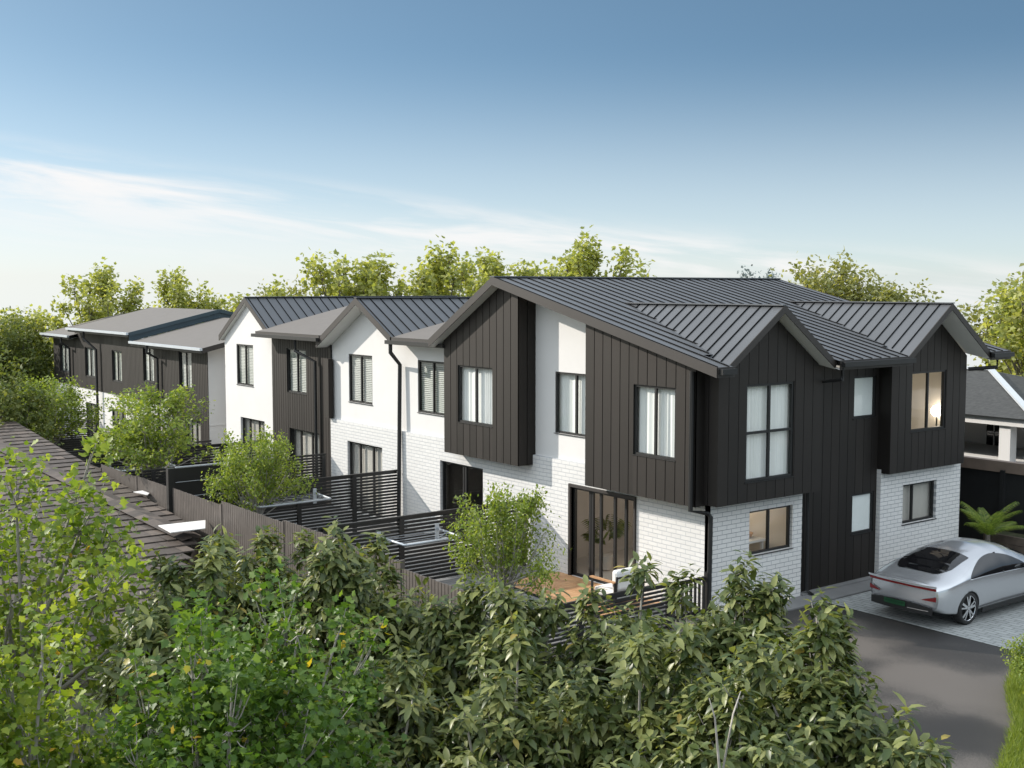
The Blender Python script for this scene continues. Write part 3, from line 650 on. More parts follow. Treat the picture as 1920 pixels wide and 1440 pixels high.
for nm, p, e in (('bedroom_lamp_light', (-18.4,25.7,4.2), 8), ('kitchen_light', (-18.6,19.8,2.2), 11), ('living_room_light', (-20.6,20.4,2.1), 16)):
    L = bpy.data.lights.new(nm, 'POINT'); L.energy = e; L.color = (1,.88,.74); L.shadow_soft_size = .16; o = bpy.data.objects.new(nm, L); COL.objects.link(o); o.location = p
# ================================================================== GROUND
def terrain_z(x, y):
    z = np.interp(x, [-60,-52,-44,-38], [-.85,-.8,-.5,0])
    d = math.hypot(x+25, y-18)
    return z - .05 - max(0, d-75)*.06 - max(0, d-300)*.05
gx = sorted(set([-4000,-2000,-1000,-600,-400,-250,-180,-140]+list(range(-110,61,6))+[100,160,260,500,1000,2000,4000]))
mb = MB(); gy = sorted(set([-1000,-400,-200,-100,-50]+list(range(-20,121,7))+[160,220,300,450,700,1200,2500,4500]))
V = [(x, y, float(terrain_z(x, y))) for y in gy for x in gx]; nx = len(gx)
mb.v = V
for j in range(len(gy)-1):
    for i in range(nx-1): mb.f.append((j*nx+i, j*nx+i+1, (j+1)*nx+i+1, (j+1)*nx+i)); mb.m.append(0)
tag(mb.build('ground', M['earth'], smooth=True), kind='structure')
def sheet(name, pts, m, z):
    b = MB(); b.face([(x, y, z) for x, y in pts]); return tag(b.build(name, M[m]), kind='structure')
sheet('driveway', [(-17.6,2),(-8.2,2),(-8.4,13),(-9.0,15.6),(-9.9,17.6),(-11.0,19.3),(-11.6,20.6),(-11.4,21.32),(-16.58,21.32),(-16.58,17.9),(-17.6,17.9)], 'asphalt', .004)
sheet('paved_court', [(-16.56,21.34),(6,21.34),(6,29.3),(-16.56,29.3)], 'paver', .008)
b = MB(); b.box(-17.21,-16.6,18.32,29.0,-.02,.03); tag(b.build('footpath', M['concrete'], fix=True), kind='structure')
sheet('courtyard_paving', [(-43,12.3),(-17.3,12.3),(-17.3,18.28),(-43,18.28)], 'concrete', .003)
# ================================================================== NEIGHBOUR'S TILED ROOF (left)
NH = thing('tiled_house', (-34,7,0), 'low neighbouring house of which only the brown shingle tiled roof shows behind the foreground trees', 'house')
rnd = random.Random(11); tb = MB()
def zroof(x): return .62+.072*(-28.6-x) if x < -28.6 else .62-.055*(x+28.6)
def ymax(x): return 12.02
x = -21.0; row = 0
while x > -56:
    x2 = x-.6; y = 2.5+rnd.random()*.4 if x > -33 else 2.5
    yend = 12.05
    if x > -29.2: yend = 12.05-(x+29.2)*0.55
    while y < yend:
        w = rnd.choice((.28,.34,.42,.5)); y2 = min(y+w, yend); j = rnd.uniform(-.004,.012); e = rnd.uniform(-.03,.03)
        z0, z1 = zroof(x+e)+.03+j, zroof(x2)+.004
        tb.face([(x+e,y,z0),(x+e,y2,z0),(x2,y2,z1),(x2,y,z1)]); tb.face([(x+e,y,z0-.034),(x+e,y2,z0-.034),(x+e,y2,z0),(x+e,y,z0)])
        y = y2+.006
    x = x2; row += 1
ro = tb.build('roof', M['tile'], NH)
b = MB()  # ridge capping strip running down the roof
p0 = Vector((-45,10.1,zroof(-45)+.07)); p1 = Vector((-28.4,11.45,zroof(-28.4)+.08)); side = Vector((0,.3,0))
nn = 60
for i in range(nn):
    a = p0.lerp(p1, i/nn); c = p0.lerp(p1, (i+1)/nn); b.face([a-side,c-side,c+Vector((0,0,.05)),a+Vector((0,0,.05))]); b.face([a+Vector((0,0,.05)),c+Vector((0,0,.05)),c+side,a+side])
b.build('hip_capping', M['tile'], ro)
b = MB(); b.face([(-21.1,2.5,-.1),(-21.1,7.6,-.1),(-21.1,7.6,.2),(-21.1,2.5,.2)]); b.face([(-21.1,7.6,-.1),(-29.2,11.95,-.1),(-29.2,11.95,.6),(-21.1,7.55,.2)]); b.build('wall', M['sleeper'], NH)
# lower near wing of the same roof, under the foreground foliage
tb = MB(); x = -13.5
while x > -27:
    x2 = x-.42; y = -6+rnd.random()*.3
    while y < 2.4+.18*(-13.5-x):
        y2 = y+rnd.choice((.28,.34,.42)); j = rnd.uniform(-.004,.012); z0, z1 = .9+.12*(-13.5-x)+.045+j, .9+.12*(-13.5-x2)
        tb.face([(x,y,z0),(x,y2,z0),(x2,y2,z1),(x2,y,z1)]); tb.face([(x,y,z0-.06),(x,y2,z0-.06),(x,y2,z0),(x,y,z0)]); y = y2+.006
    x = x2
tb.build('roof', M['tile'], NH)
b = MB(); b.face([(-13.7,-6,0),(-13.7,2.3,0),(-13.7,2.3,.9),(-13.7,-6,.9)]); b.build('wall', M['pale'], NH)
def whitepanel(pts, z, label):
    b = MB(); n_ = len(pts); b.face([(x,y,z) for x,y in pts]); b.face([(x,y,z-.02) for x,y in pts[::-1]])
    for k in range(n_): (x,y),(x2,y2) = pts[k], pts[(k+1) % n_]; b.face([(x,y,z-.02),(x2,y2,z-.02),(x2,y2,z),(x,y,z)])
    tag(b.build('flat_awning', M['white'], fix=True), label, 'awning', 'flat white awnings by the paling fence')
whitepanel([(-29.26,10.87),(-28.23,10.8),(-28.21,11.69),(-29.2,12.11)], .98,'larger flat white awning between the tiled roof and the paling fence')
whitepanel([(-33.8,11.85),(-33.07,12.0),(-33.3,12.14),(-33.85,12.14)], 1.12,'small flat white awning at the tiled roof edge by the far fence boards')
# ================================================================== RIGHT: back fence, sleeper wall, white house
t = thing('panel_fence', (-14,30.3,0), 'tall charcoal panel fence with a brown top beam behind the palm', 'fence')
b = MB(); b.box(-26,6,30.02,30.08,0,2.0); b.build('panel', M['charc'], t, fix=True)
b = MB(); b.box(-26,6,29.96,30.2,2.003,2.3); b.build('top_beam', M['brownbeam'], t, fix=True)
for x in (-20.2,-17.45,-14.7,-12): 
    b = MB(); b.box(x-.06,x+.06,29.9,30.015,0,2.07); b.build('post', M['charc'], t, fix=True)
t = thing('sleeper_wall', (-14,29.35,0), 'low retaining wall of weathered timber sleepers beside the palm', 'retaining wall')
for k in range(2):
    b = MB(); b.box(-17.5,4,29.3,29.4,.005+k*.22,.215+k*.22); b.build('sleeper', M['sleeper'], t, fix=True)
for x in (-17.45,-15.2,-13):
    b = MB(); b.box(x-.07,x+.07,29.2,29.297,0,.48); b.build('post', M['sleeper'], t, fix=True)
b = MB(); b.face([(-17.4,29.4,.4),(4,29.4,.4),(4,30,.4),(-17.4,30,.4)]); tag(b.build('garden_bed', M['earth']), kind='structure')
W = thing('bungalow', (-18,38,0), 'white bungalow with grey hip roof and posted porch beyond the panel fence', 'house')
b = MB(); b.box(-24,-19.9,36.6,42,0,2.75); b.build('wall', M['white'], W, fix=True)
b = MB(); b.box(-19.9,-10,37.4,37.5,1.3,2.75); b.build('dark_porch_wall', M['charc'], W, fix=True)
b = MB(); b.box(-26,-10,33.1,37.38,1.0,1.78); b.build('porch_floor', M['white'], W, fix=True)
for x in (-19.3,-15.5,-12):
    b = MB(); b.box(x-.18,x+.18,33.15,33.5,1.781,2.9); b.build('porch_post', M['white'], W, fix=True)
b = MB(); b.box(-26,-10,33.05,33.3,2.9,3.14); b.build('eave_beam', M['white'], W, fix=True)
b = MB(); e0, e1, rd = (-28,32.9,3.16), (-18.2,32.9,3.16), [(-27,36.8,4.25),(-22.0,36.8,4.25)]; e2, e3 = (-18.2,41,3.16), (-28,41,3.16)
b.face([e0,e1,rd[1],rd[0]]); b.face([e1,e2,rd[1]]); b.face([e2,e3,rd[0],rd[1]]); b.face([e3,e0,rd[0]]); ro = b.build('roof', M['shingle'], W)
b = MB(); b.face([(-18.2,33.0,3.15),(-9,33.0,3.15),(-9,38,3.4),(-18.2,38,3.4)]); b.build('porch_roof', M['white'], W)
b = MB(); b.bar((rd[0][0],rd[0][1],4.29),(rd[1][0],rd[1][1],4.29),.2,.07); b.build('ridge_capping', M['galv'], ro)
b = MB(); b.bar((-22,36.8,4.29),(-18.2,32.9,3.2),.2,.07); b.build('ridge_capping', M['galv'], ro)
f = MB(); p = PY(36.55)
f.box(-22.0,-21.95,0,.05,1.75,2.6,P=p); f.box(-21.4,-21.35,0,.05,1.75,2.6,P=p); f.box(-22,-21.35,0,.05,1.7,1.75,P=p); f.box(-22,-21.35,0,.05,2.6,2.65,P=p); f.box(-21.95,-21.4,0,.05,2.15,2.19,P=p); f.box(-21.69,-21.66,0,.05,1.75,2.6,P=p)
fo = f.build('window', M['white'], W, fix=True); g = MB(); g.face([p(-21.95,.03,1.75),p(-21.4,.03,1.75),p(-21.4,.03,2.6),p(-21.95,.03,2.6)]); g.build('pane', M['carglass'], fo)
# ================================================================== CAR
def smooth_keys(keys, ys, w=5):
    k = np.array(keys); v = np.interp(ys, k[:,0], k[:,1]); vp = np.pad(v, w, mode='edge')
    g = np.hanning(2*w+1); g /= g.sum(); return np.convolve(vp, g, 'valid')
car = thing('car', (-14.55, 21.3, .012), 'silver fastback car parked on the grey pavers beside the white brick end wall', 'car')
NYc = 200; ys = np.linspace(0, 4.88, NYc)
ZT = smooth_keys([(0,.93),(.12,.97),(.35,1.03),(.7,1.15),(1.1,1.29),(1.6,1.40),(2.1,1.45),(2.6,1.44),(3.0,1.36),(3.4,1.2),(3.75,1.02),(4.1,.93),(4.5,.84),(4.75,.72),(4.88,.6)], ys, 6)
WB = smooth_keys([(0,.80),(.1,.86),(.3,.92),(.8,.955),(1.4,.95),(2.4,.93),(3.4,.94),(4.0,.945),(4.5,.88),(4.75,.76),(4.88,.6)], ys, 6)
ZB = smooth_keys([(0,.80),(.3,.86),(.8,.93),(1.4,.93),(2.4,.90),(3.4,.88),(4.0,.82),(4.5,.74),(4.88,.55)], ys, 6)
WR = smooth_keys([(0,.85),(.6,.66),(1.2,.56),(2.2,.56),(3.0,.58),(3.6,.72),(4.0,.85),(4.88,.85)], ys, 8)   # roof half width as part of the belt
ZS = smooth_keys([(0,.42),(.25,.30),(.6,.24),(4.2,.22),(4.6,.24),(4.88,.32)], ys, 4)
def sect(i, n=34):
    zt, wb, zb, wr, zs = ZT[i], WB[i], min(ZB[i], ZT[i]-.04), WR[i], ZS[i]
    P = [(0, zs), (wb*.8, zs)]
    for t in np.linspace(0, 1, 12):              # flank with shoulder bulge
        x = wb*(.93+.07*math.sin(math.pi*min(1, .12+t*.62))-.012*math.sin(math.pi*t*2)*0); P.append((x, zs+.03+(zb-zs-.03)*t))
    x0 = P[-1][0]
    for t in np.linspace(0, 1, 18)[1:]:          # greenhouse: lean in, then round over to the roof
        th = t*math.pi/2
        xs = x0*wr+(x0*(1-wr))*(1-math.sin(th))**1.0 if False else None
        cx = x0*(1-t)+x0*wr*t
        f = math.sin(th)**1.15
        xx = x0*math.cos(th)**(.62+.25*(1-wr)); P.append((xx, zb+(zt-zb)*f))
    return P
secs = [sect(i) for i in range(NYc)]; ns = len(secs[0])
cb = MB(); V = []
for i in range(NYc):
    for sg in (1,):
        for (x, z) in secs[i]: V.append((x, ys[i], z))
for i in range(NYc):
    for (x, z) in secs[i]: V.append((-x, ys[i], z))
off = NYc*ns
def capy(x, w): return -.10*(1-(x/w)**2)
for i in range(NYc-1):
    for j in range(ns-1):
        a, b_, c, d = i*ns+j, i*ns+j+1, (i+1)*ns+j+1, (i+1)*ns+j
        cb.f.append((a, d, c, b_)); cb.f.append((off+a, off+b_, off+c, off+d)); cb.m += [0, 0]
cb.v = V
# rear cap: bulged skin between left and right outline
def cap(i, sgn):
    o = secs[i]; w = max(p[0] for p in o); nseg = 14
    for j in range(ns-1):
        (xa, za), (xb, zb) = o[j], o[j+1]
        for k in range(nseg):
            u0, u1 = -1+2*k/nseg, -1+2*(k+1)/nseg
            q = [(xa*u0, za), (xa*u1, za), (xb*u1, zb), (xb*u0, zb)]
            pts = [(x, ys[i]+sgn*(capy(x, w)-capy(xr, w)), z) for (x, z), xr in zip(q, (xa, xa, xb, xb))]
            cb.face(pts if sgn > 0 else pts[::-1])
cap(0, 1); cap(NYc-1, -1)
body = cb.build('body', [M['silver'], M['black']], None, fix=True)
for q in body.data.polygons: q.use_smooth = True
cut = MB()
for wy in (.95, 3.92):
    for sx in (-1, 1):
        cut.tube([(sx*.62, wy, .32), (sx*1.3, wy, .32)], .385, 40)
cu = cut.build('cutter', M['black'], None, fix=True)
q = body.modifiers.new('arch', 'BOOLEAN'); q.operation = 'DIFFERENCE'; q.object = cu; q.solver = 'EXACT'
dg = bpy.context.evaluated_depsgraph_get()
try:
    nm = bpy.data.meshes.new_from_object(body.evaluated_get(dg))
    if len(nm.polygons) > 1000:
        body.modifiers.clear(); body.data = nm
except Exception: body.modifiers.clear()
bpy.data.objects.remove(cu)
body.parent = car
for q in body.data.polygons: q.use_smooth = True
def surf(y, f, sg=1, offn=.006):
    """point on the greenhouse at length y and height fraction f"""
    i = int(np.clip(round(y/4.88*(NYc-1)), 0, NYc-1)); zt, wb, wr, zs = ZT[i], WB[i], WR[i], ZS[i]; zb = min(ZB[i], zt-.04)
    x0 = secs[i][13][0]; th = math.asin(max(0, min(1, f))**(1/1.15)); x = x0*math.cos(th)**(.62+.25*(1-wr)); z = zb+(zt-zb)*f
    return Vector((sg*(x+offn*.8), y, z+offn*f))
def part(mb, name, m, smooth=True, fix=True):
    o = mb.build(name, m, None, smooth=smooth, fix=fix); o.parent = car; return o
for sg in (1, -1):
    g = MB(); N = 60; y0_, y1_ = .98, 3.30; prev = None
    for k in range(N+1):
        t = k/N; y = y0_+(y1_-y0_)*t
        hi = .04+.70*(math.sin(math.pi*min(1, t*1.02)**.85))**.62 if 0 < t < 1 else .04
        i = int(round(y/4.88*(NYc-1))); hi = min(hi, .78); col = [surf(y, .04+(hi-.04)*s/8, sg) for s in range(9)]
        if prev: 
            for s in range(8): g.face([prev[s], col[s], col[s+1], prev[s+1]] if sg > 0 else [prev[s+1], col[s+1], col[s], prev[s]])
        prev = col
    part(g, 'side_window', M['carglass'])
    g = MB(); g.tube([surf(y0_+(y1_-y0_)*k/30, .035, sg, .008) for k in range(31)], .008, 5); part(g, 'window_trim', M['chrome'])
    g = MB(); y = 2.25; g.bar(surf(y, .05, sg, .012), surf(y+.0, .74, sg, .012), .012, .055, up=(0,1,0)); part(g, 'window_pillar', M['black'], False)
    g = MB(); g.ball((sg*1.02, 3.05, .98), (.1,.06,.06)); g.bar((sg*.9,3.08,.93),(sg*1.0,3.06,.97),.04,.03); part(g, 'side_mirror', M['silver'])
    g = MB(); g.box(sg*.955-.012, sg*.955+.012, 1.4, 3.5, .20, .30); part(g, 'sill_trim', M['black'], False)
def topz(y, x):
    i = int(np.clip(round(y/4.88*(NYc-1)), 0, NYc-1)); zt, wb, wr = ZT[i], WB[i], WR[i]; zb = min(ZB[i], zt-.04); x0 = secs[i][13][0]
    c = (min(abs(x)/x0, 1))**(1/(.62+.25*(1-wr))); th = math.acos(min(1, c)); return zb+(zt-zb)*math.sin(th)**1.15
def toppatch(name, ya, yb, wfun, m, N=26):
    g = MB(); rows = []
    for k in range(N+1):
        t = k/N; y = ya+(yb-ya)*t; w = wfun(t); rows.append([Vector((w*(2*s/16-1), y, topz(y, w*(2*s/16-1))+.008)) for s in range(17)])
    for a, b_ in zip(rows[:-1], rows[1:]):
        for s in range(16): g.face([a[s], a[s+1], b_[s+1], b_[s]])
    return part(g, name, m)
toppatch('rear_window', .42, 1.42, lambda t: .40+.22*min(1, t/.35)**.5-.05*max(0, t-.6), M['carglass'])
toppatch('windscreen', 2.95, 3.62, lambda t: .62+.1*t, M['carglass'])
def rearpt(x, z, o=.012):
    w = .8; return (x, -.10*(1-(x/.84)**2)+.018-o-.03, z)
def strip(name, m, x0, x1, zl, zu, n=30, o=.012):
    g = MB()
    for k in range(n):
        a, b_ = x0+(x1-x0)*k/n, x0+(x1-x0)*(k+1)/n
        g.face([rearpt(a, zl(a), o), rearpt(b_, zl(b_), o), rearpt(b_, zu(b_), o), rearpt(a, zu(a), o)])
    return part(g, name, m)
strip('tail_light_bar', M['tail'], -.80, .80, lambda x: .835-.02*abs(x), lambda x: .875-.0*abs(x), o=.02)
strip('tail_light_bar_edge', M['silver'], -.82, .82, lambda x: .885, lambda x: .925, o=.05)
for sg in (1, -1):
    strip('reflector', M['tail'], *sorted((sg*.50, sg*.80)), lambda x: .60, lambda x: .60+.10*(abs(x)-.46)/.34, n=10, o=.018)
strip('rear_diffuser', M['black'], -.74, .74, lambda x: .31, lambda x: .52-.06*(x/.74)**2, o=.03)
pl = strip('number_plate', M['plate'], -.36, .16, lambda x: .40, lambda x: .50, o=.06, n=6)
g = MB(); rr = random.Random(4)
for k in range(7):
    x = -.32+.066*k; a = Vector(rearpt(x, .43, .066))
    for (dx, dz, ex, ez) in ((0,0,0,.045),(0,.045,.03,.045),(.03,.045,.03,.02)):
        g.bar(a+Vector((dx,0,dz)), a+Vector((ex,0,ez)), .008, .004, up=(0,1,0))
o = g.build('lettering', M['plateink'], None); o.parent = pl
strip('bumper_trim', M['chrome'], .2, .66, lambda x: .385, lambda x: .40, o=.045)
def wheel(x, y, sg):
    w = MB(); n = 40
    prof = [(.265,-.10),(.32,-.11),(.338,-.09),(.345,-.05),(.345,.05),(.338,.09),(.32,.11),(.265,.10)]
    for j in range(n):
        t0, t1 = 2*math.pi*j/n, 2*math.pi*(j+1)/n
        for (r0, a0), (r1, a1) in zip(prof[:-1], prof[1:]):
            w.face([(x+sg*a0, y+r0*math.cos(t0), .345+r0*math.sin(t0)), (x+sg*a0, y+r0*math.cos(t1), .345+r0*math.sin(t1)), (x+sg*a1, y+r1*math.cos(t1), .345+r1*math.sin(t1)), (x+sg*a1, y+r1*math.cos(t0), .345+r1*math.sin(t0))])
    wo = part(w, 'wheel', M['tyre'])
    r = MB()
    for k in range(5):
        for dt in (-.14, .14):
            t = 2*math.pi*k/5+.3; a = Vector((x+sg*.085, y+.05*math.cos(t+dt), .345+.05*math.sin(t+dt))); e = Vector((x+sg*.075, y+.268*math.cos(t+dt*1.5), .345+.268*math.sin(t+dt*1.5)))
            r.bar(a, e, .05 if dt < 0 else .035, .03, up=(1,0,0))
    pts = [(x+sg*.08, y+.266*math.cos(t), .345+.266*math.sin(t)) for t in np.linspace(0, 2*math.pi, 33)]
    r.tube(pts, .012, 6, cap=False); r.tube([(x+sg*.05,y,.345),(x+sg*.1,y,.345)], .045, 12)
    ro = r.build('rim', M['chrome'], None, fix=True); ro.parent = wo
    k = MB(); k.tube([(x+sg*.0,y,.345),(x+sg*.03,y,.345)], .23, 24); ko = k.build('brake_disc', M['black'], None, fix=True); ko.parent = wo
for y in (.95, 3.92):
    for sg in (1, -1): wheel(sg*.83, y, sg)
# ================================================================== PLANTS
LEAF_BROAD = (np.array([(0,0,0),(.3,-.19,.05),(.3,0,0),(.3,.19,.05),(.66,-.17,.005),(.66,0,-.045),(.66,.17,.005),(1,0,-.16)]),
              [(0,2,1),(0,3,2),(1,2,5,4),(2,3,6,5),(4,5,7),(5,6,7)])
a_ = np.linspace(0, 2*math.pi, 11)[:-1]
_mp = [(0,0,0),(.12,.36,.05),(.34,.30,.02),(.46,.52,.06),(.62,.26,.02),(1,0,-.08),(.62,-.26,.02),(.46,-.52,.06),(.34,-.30,.02),(.12,-.36,.05)]
LEAF_MAPLE = (np.array(_mp+[(.42,0,-.03)]), [(i, (i+1) % 10, 10) for i in range(10)])
LEAF_SMALL = (np.array([(0,0,0),(.45,-.32,.06),(1,0,-.06),(.45,.32,.06)]), [(0,1,2),(0,2,3)])
def norm(a): return a/np.maximum(np.linalg.norm(a, axis=-1, keepdims=True), 1e-9)
def leaves(name, P, D, U, Sz, tmpl, m):
    T, F = tmpl; D = norm(D); Sd = norm(np.cross(U, D)); U2 = np.cross(D, Sd)
    V = P[:,None,:] + (D[:,None,:]*T[None,:,0:1] + Sd[:,None,:]*T[None,:,1:2] + U2[:,None,:]*T[None,:,2:3])*Sz[:,None,None]
    return npmesh(name, V.reshape(-1,3), F, len(P), [m], len(T))
def rdir(g, n): return norm(g.normal(size=(n,3)))
def make_tree(name, seed, Rv, zc, kind, mleaf, mbark, nl=11, ntip=420, per=8, size=.16, rl=(.38,.55), trunk=.07, twig=110, gap=1.0, spur=0, stems=1):
    """Returns (crown mesh, trunk mesh), origin at the foot of the trunk; crown centre at height zc"""
    g = np.random.default_rng(seed); Rv = np.array(Rv); C0 = np.array([0,0,zc])
    ld = rdir(g, nl*4); ld[:,2] = np.where(ld[:,2] < -.5, -ld[:,2], ld[:,2])
    # spread lobes apart
    pick = [0]
    for _ in range(nl-1):
        dmin = np.min(np.linalg.norm(ld[:,None]-ld[pick][None], axis=2), axis=1); pick.append(int(np.argmax(dmin*g.uniform(.6,1,len(ld)))))
    ld = ld[pick]; lc = C0+ld*Rv*g.uniform(.42 if kind == 'whorl' else .3,.74 if kind == 'whorl' else .92,(nl,1)); lr = g.uniform(rl[0], rl[1], nl)*gap
    if spur:                                      # slim upright shoots breaking the outline
        k = g.integers(0, nl, spur); sc = lc[k]*1.0; sc = C0+norm(sc-C0+np.array([0,0,.35]))*Rv*g.uniform(.85,1.12,(spur,1)); lc = np.vstack([lc, sc]); lr = np.concatenate([lr, g.uniform(.13,.22,spur)])
    vol = lr**2.2; li = g.choice(len(lc), ntip, p=vol/vol.sum())
    d = rdir(g, ntip); d[:,2] = d[:,2]*.9+.15; d = norm(d)
    if kind != 'whorl':
        Lr = norm(lc-C0+np.array([0,0,.35]))[li]; d = d*.72+Lr*np.sum(d*Lr, 1, keepdims=True)*1.05
    rr = lr[li][:,None]*g.uniform(.35,1,(ntip,1))**.6*g.uniform(.85,1.15,(ntip,1))
    tip = lc[li]+d*rr*Rv; out = norm(.55*d+.45*norm(tip-C0)+np.array([0,0,.25]))
    if kind == 'whorl':
        n = ntip*per; P = np.repeat(tip, per, 0); O = np.repeat(out, per, 0)
        a = np.tile(np.arange(per)*2.399, ntip)+np.repeat(g.uniform(0,6.28,ntip), per)
        e1 = norm(np.cross(O, np.array([.31,.17,.9]))); e2 = np.cross(O, e1)
        rad = e1*np.cos(a)[:,None]+e2*np.sin(a)[:,None]
        lev = np.tile(np.linspace(0,1,per), ntip)[:,None]
        D = rad*(.9-.35*(lev))+O*(.05+.6*lev)+np.array([0,0,-1])*g.uniform(.1,.75,(n,1))+g.normal(size=(n,3))*.12
        P = P-O*(1-lev)*size*.9+rad*.01
        U = norm(O*.7+np.array([0,0,.7])+g.normal(size=(n,3))*.2); Sz = size*g.uniform(.55,1.2,n)
        me = leaves(name+'_crown', P, D, U, Sz, LEAF_BROAD, mleaf)
    else:
        n = ntip*per; P = np.repeat(tip, per, 0)+rdir(g, n)*g.uniform(0,1,(n,1))**.5*size*(2.3 if kind == 'maple' else 2.6)
        O = np.repeat(out, per, 0); D = norm(O*.35+rdir(g, n)*.9+np.array([0,0,-.3])); U = norm(np.array([0,0,.75])+O*.3+g.normal(size=(n,3))*.45)
        Sz = size*g.uniform(.6,1.25,n); me = leaves(name+'_crown', P, D, U, Sz, LEAF_MAPLE if kind == 'maple' else LEAF_SMALL, mleaf)
    t = MB(); rn = random.Random(seed)
    top = Vector((rn.uniform(-.1,.1)*Rv[0], rn.uniform(-.1,.1)*Rv[1], zc-.25*Rv[2])); fork = Vector((top.x*.4, top.y*.4, max(.25, zc-Rv[2]*1.0)))
    if stems == 1: t.tube([(0,0,-.15), (fork.x*.5+.03*Rv[0], fork.y*.5, fork.z*.5), fork, top, (top.x,top.y,zc+.4*Rv[2])], [trunk*1.25, trunk, trunk*.8, trunk*.5, trunk*.14], 8)
    ends = []
    for c in lc:
        c = Vector(c); s0 = fork.lerp(top, rn.uniform(0,.9)) if stems == 1 else Vector((rn.uniform(-.12,.12), rn.uniform(-.12,.12), 0))
        m_ = s0.lerp(c, .5)+Vector((rn.uniform(-.1,.1)*Rv[0], rn.uniform(-.1,.1)*Rv[1], -.06*Rv[2]))
        t.tube([s0, m_, c], [trunk*.5, trunk*.32, trunk*.14], 6, cap=False)
    for k in rn.sample(range(ntip), min(twig, ntip)):
        c = Vector(lc[li[k]]); e = Vector(tip[k]); m_ = c.lerp(e, .5)+Vector((0,0,-.03)); t.tube([c, m_, e], [trunk*.13, trunk*.09, trunk*.05], 4, cap=False)
    o = t.build(name+'_trunk', mbark, None, smooth=True); tm = o.data; bpy.data.objects.remove(o)
    return me, tm
def put(meshes, kind, x, y, z, label, cat, group=None, rz=0, sc=1.0):
    o = thing(kind, (x, y, z), label, cat, group, rz); o.scale = (sc,)*3 if not isinstance(sc, tuple) else sc
    for nm, me in (('crown', meshes[0]), ('trunk', meshes[1])):
        c = bpy.data.objects.new(nm, me); COL.objects.link(c); c.parent = o
    return o
# --- broad-leaved foreground trees: four forms, repeated
HB = [make_tree('broad_%d' % k, 40+k, (.88,.88,1.25), 3.35, 'whorl', M['hedge'], M['palebark'], nl=15, ntip=860, per=9, size=.132, rl=(.28,.44), trunk=.05, twig=180, spur=7) for k in range(4)]
hed = [(-11.5,5.0,-.3,'darkest broad leaved tree at the left end of the foreground row'),
       (-10.7,5.75,-.14,'broad leaved tree topping the paling fence near the second courtyard tree'),
       (-9.75,6.35,-.6,'broad leaved tree below the black screen with the long clothes line'),
       (-8.95,6.85,-.55,'broad leaved tree in front of the courtyard tree nearest the deck'),
       (-8.15,7.45,-.34,'broad leaved tree in front of the timber deck'),
       (-7.55,8.1,-.3,'tallest broad leaved tree rising against the sunlit brick corner'),
       (-6.75,8.05,-.5,'broad leaved tree below the lower end window of the big house'),
       (-6.95,6.6,-.45,'broad leaved tree with the lightest leaves in the middle of the foreground'),
       (-7.7,5.75,-.6,'broad leaved tree low in front, beside the lower green maple'),
       (-5.85,7.55,-.28,'broad leaved tree with a pale shoot standing over the asphalt'),
       (-5.3,7.55,-.62,'broad leaved tree at the right end beside the open asphalt'),
       (-10.4,4.05,-.1,'broad leaved tree in shade right of the yellowing maple'),
       (-8.7,5.1,-.65,'broad leaved tree hidden behind the lower green maple'),
       (-5.6,6.6,-.62,'broad leaved tree at the bottom edge right of the thin bare stems'),
       (-6.3,5.9,-.85,'broad leaved tree at the bottom edge with the thin bare stems'),
       (-11.35,5.5,-.36,'broad leaved tree rising over the fence boards behind the lower green maple'),
       (-10.45,6.1,-.42,'broad leaved tree low against the fence, left of the black screen end'),
       (-9.4,6.75,-.62,'broad leaved tree low against the fence under the long clothes line'),
       (-12.3,5.4,-.62,'broad leaved tree between the large white awning and the paling fence'),
       (-9.3,4.2,-.7,'broad leaved tree low in deep shade under the tiled roof')]
for k, (x, y, dz, lab) in enumerate(hed):
    put(HB[k % 4], 'broadleaf_tree', x, y, dz, lab, 'tree', 'broad leaved trees across the foreground', rz=k*1.9, sc=(1,1,1))
t = thing('bare_shrub', (-4.74,5.15,2.2), 'thin bare pale stems in front of the broad leaved trees', 'shrub')
for pts in ([(-4.74,5.15,.0),(-4.74,5.15,4.1),(-4.77,5.13,4.45),(-4.79,5.1,4.57)], [(-4.74,5.15,.0),(-4.735,5.155,4.08),(-4.69,5.2,4.48),(-4.66,5.23,4.62)]):
    b = MB(); b.tube(pts, [.012,.009,.006,.003], 6); b.build('stem', M['palebark'], t, smooth=True)
# --- maples
MA = make_tree('maple_a', 71, (1.75,1.5,1.9), 4.15, 'maple', M['maple'], M['palebark'], nl=26, ntip=820, per=10, size=.085, rl=(.14,.27), trunk=.08, twig=420, spur=20)
MD = make_tree('maple_c', 75, (.7,.7,.9), 3.5, 'maple', M['maple'], M['palebark'], nl=16, ntip=620, per=8, size=.06, rl=(.2,.36), trunk=.05, twig=260, spur=10)
MC = make_tree('maple_b', 72, (.85,.85,1.15), 3.5, 'maple', M['maple2'], M['palebark'], nl=22, ntip=900, per=9, size=.062, rl=(.2,.36), trunk=.05, twig=300, spur=10)
put(MA, 'maple_tree', -12.4, 2.95, -.85, 'tall bright maple with scattered yellow leaves at the left edge over the tiled roof', 'tree', rz=.4)
put(MD, 'maple_tree', -7.75, 2.0, .35, 'bright maple at the bottom left corner with a bent grey branch', 'tree', rz=2.6)
put(MC, 'maple_tree', -7.6, 3.62, -.02, 'deep green maple in the lower foreground between the broad leaved trees', 'tree', rz=0)
put(MC, 'maple_tree', -7.2, 2.95, -.1, 'deep green maple at the bottom edge left of the lower green maple', 'tree', rz=2)
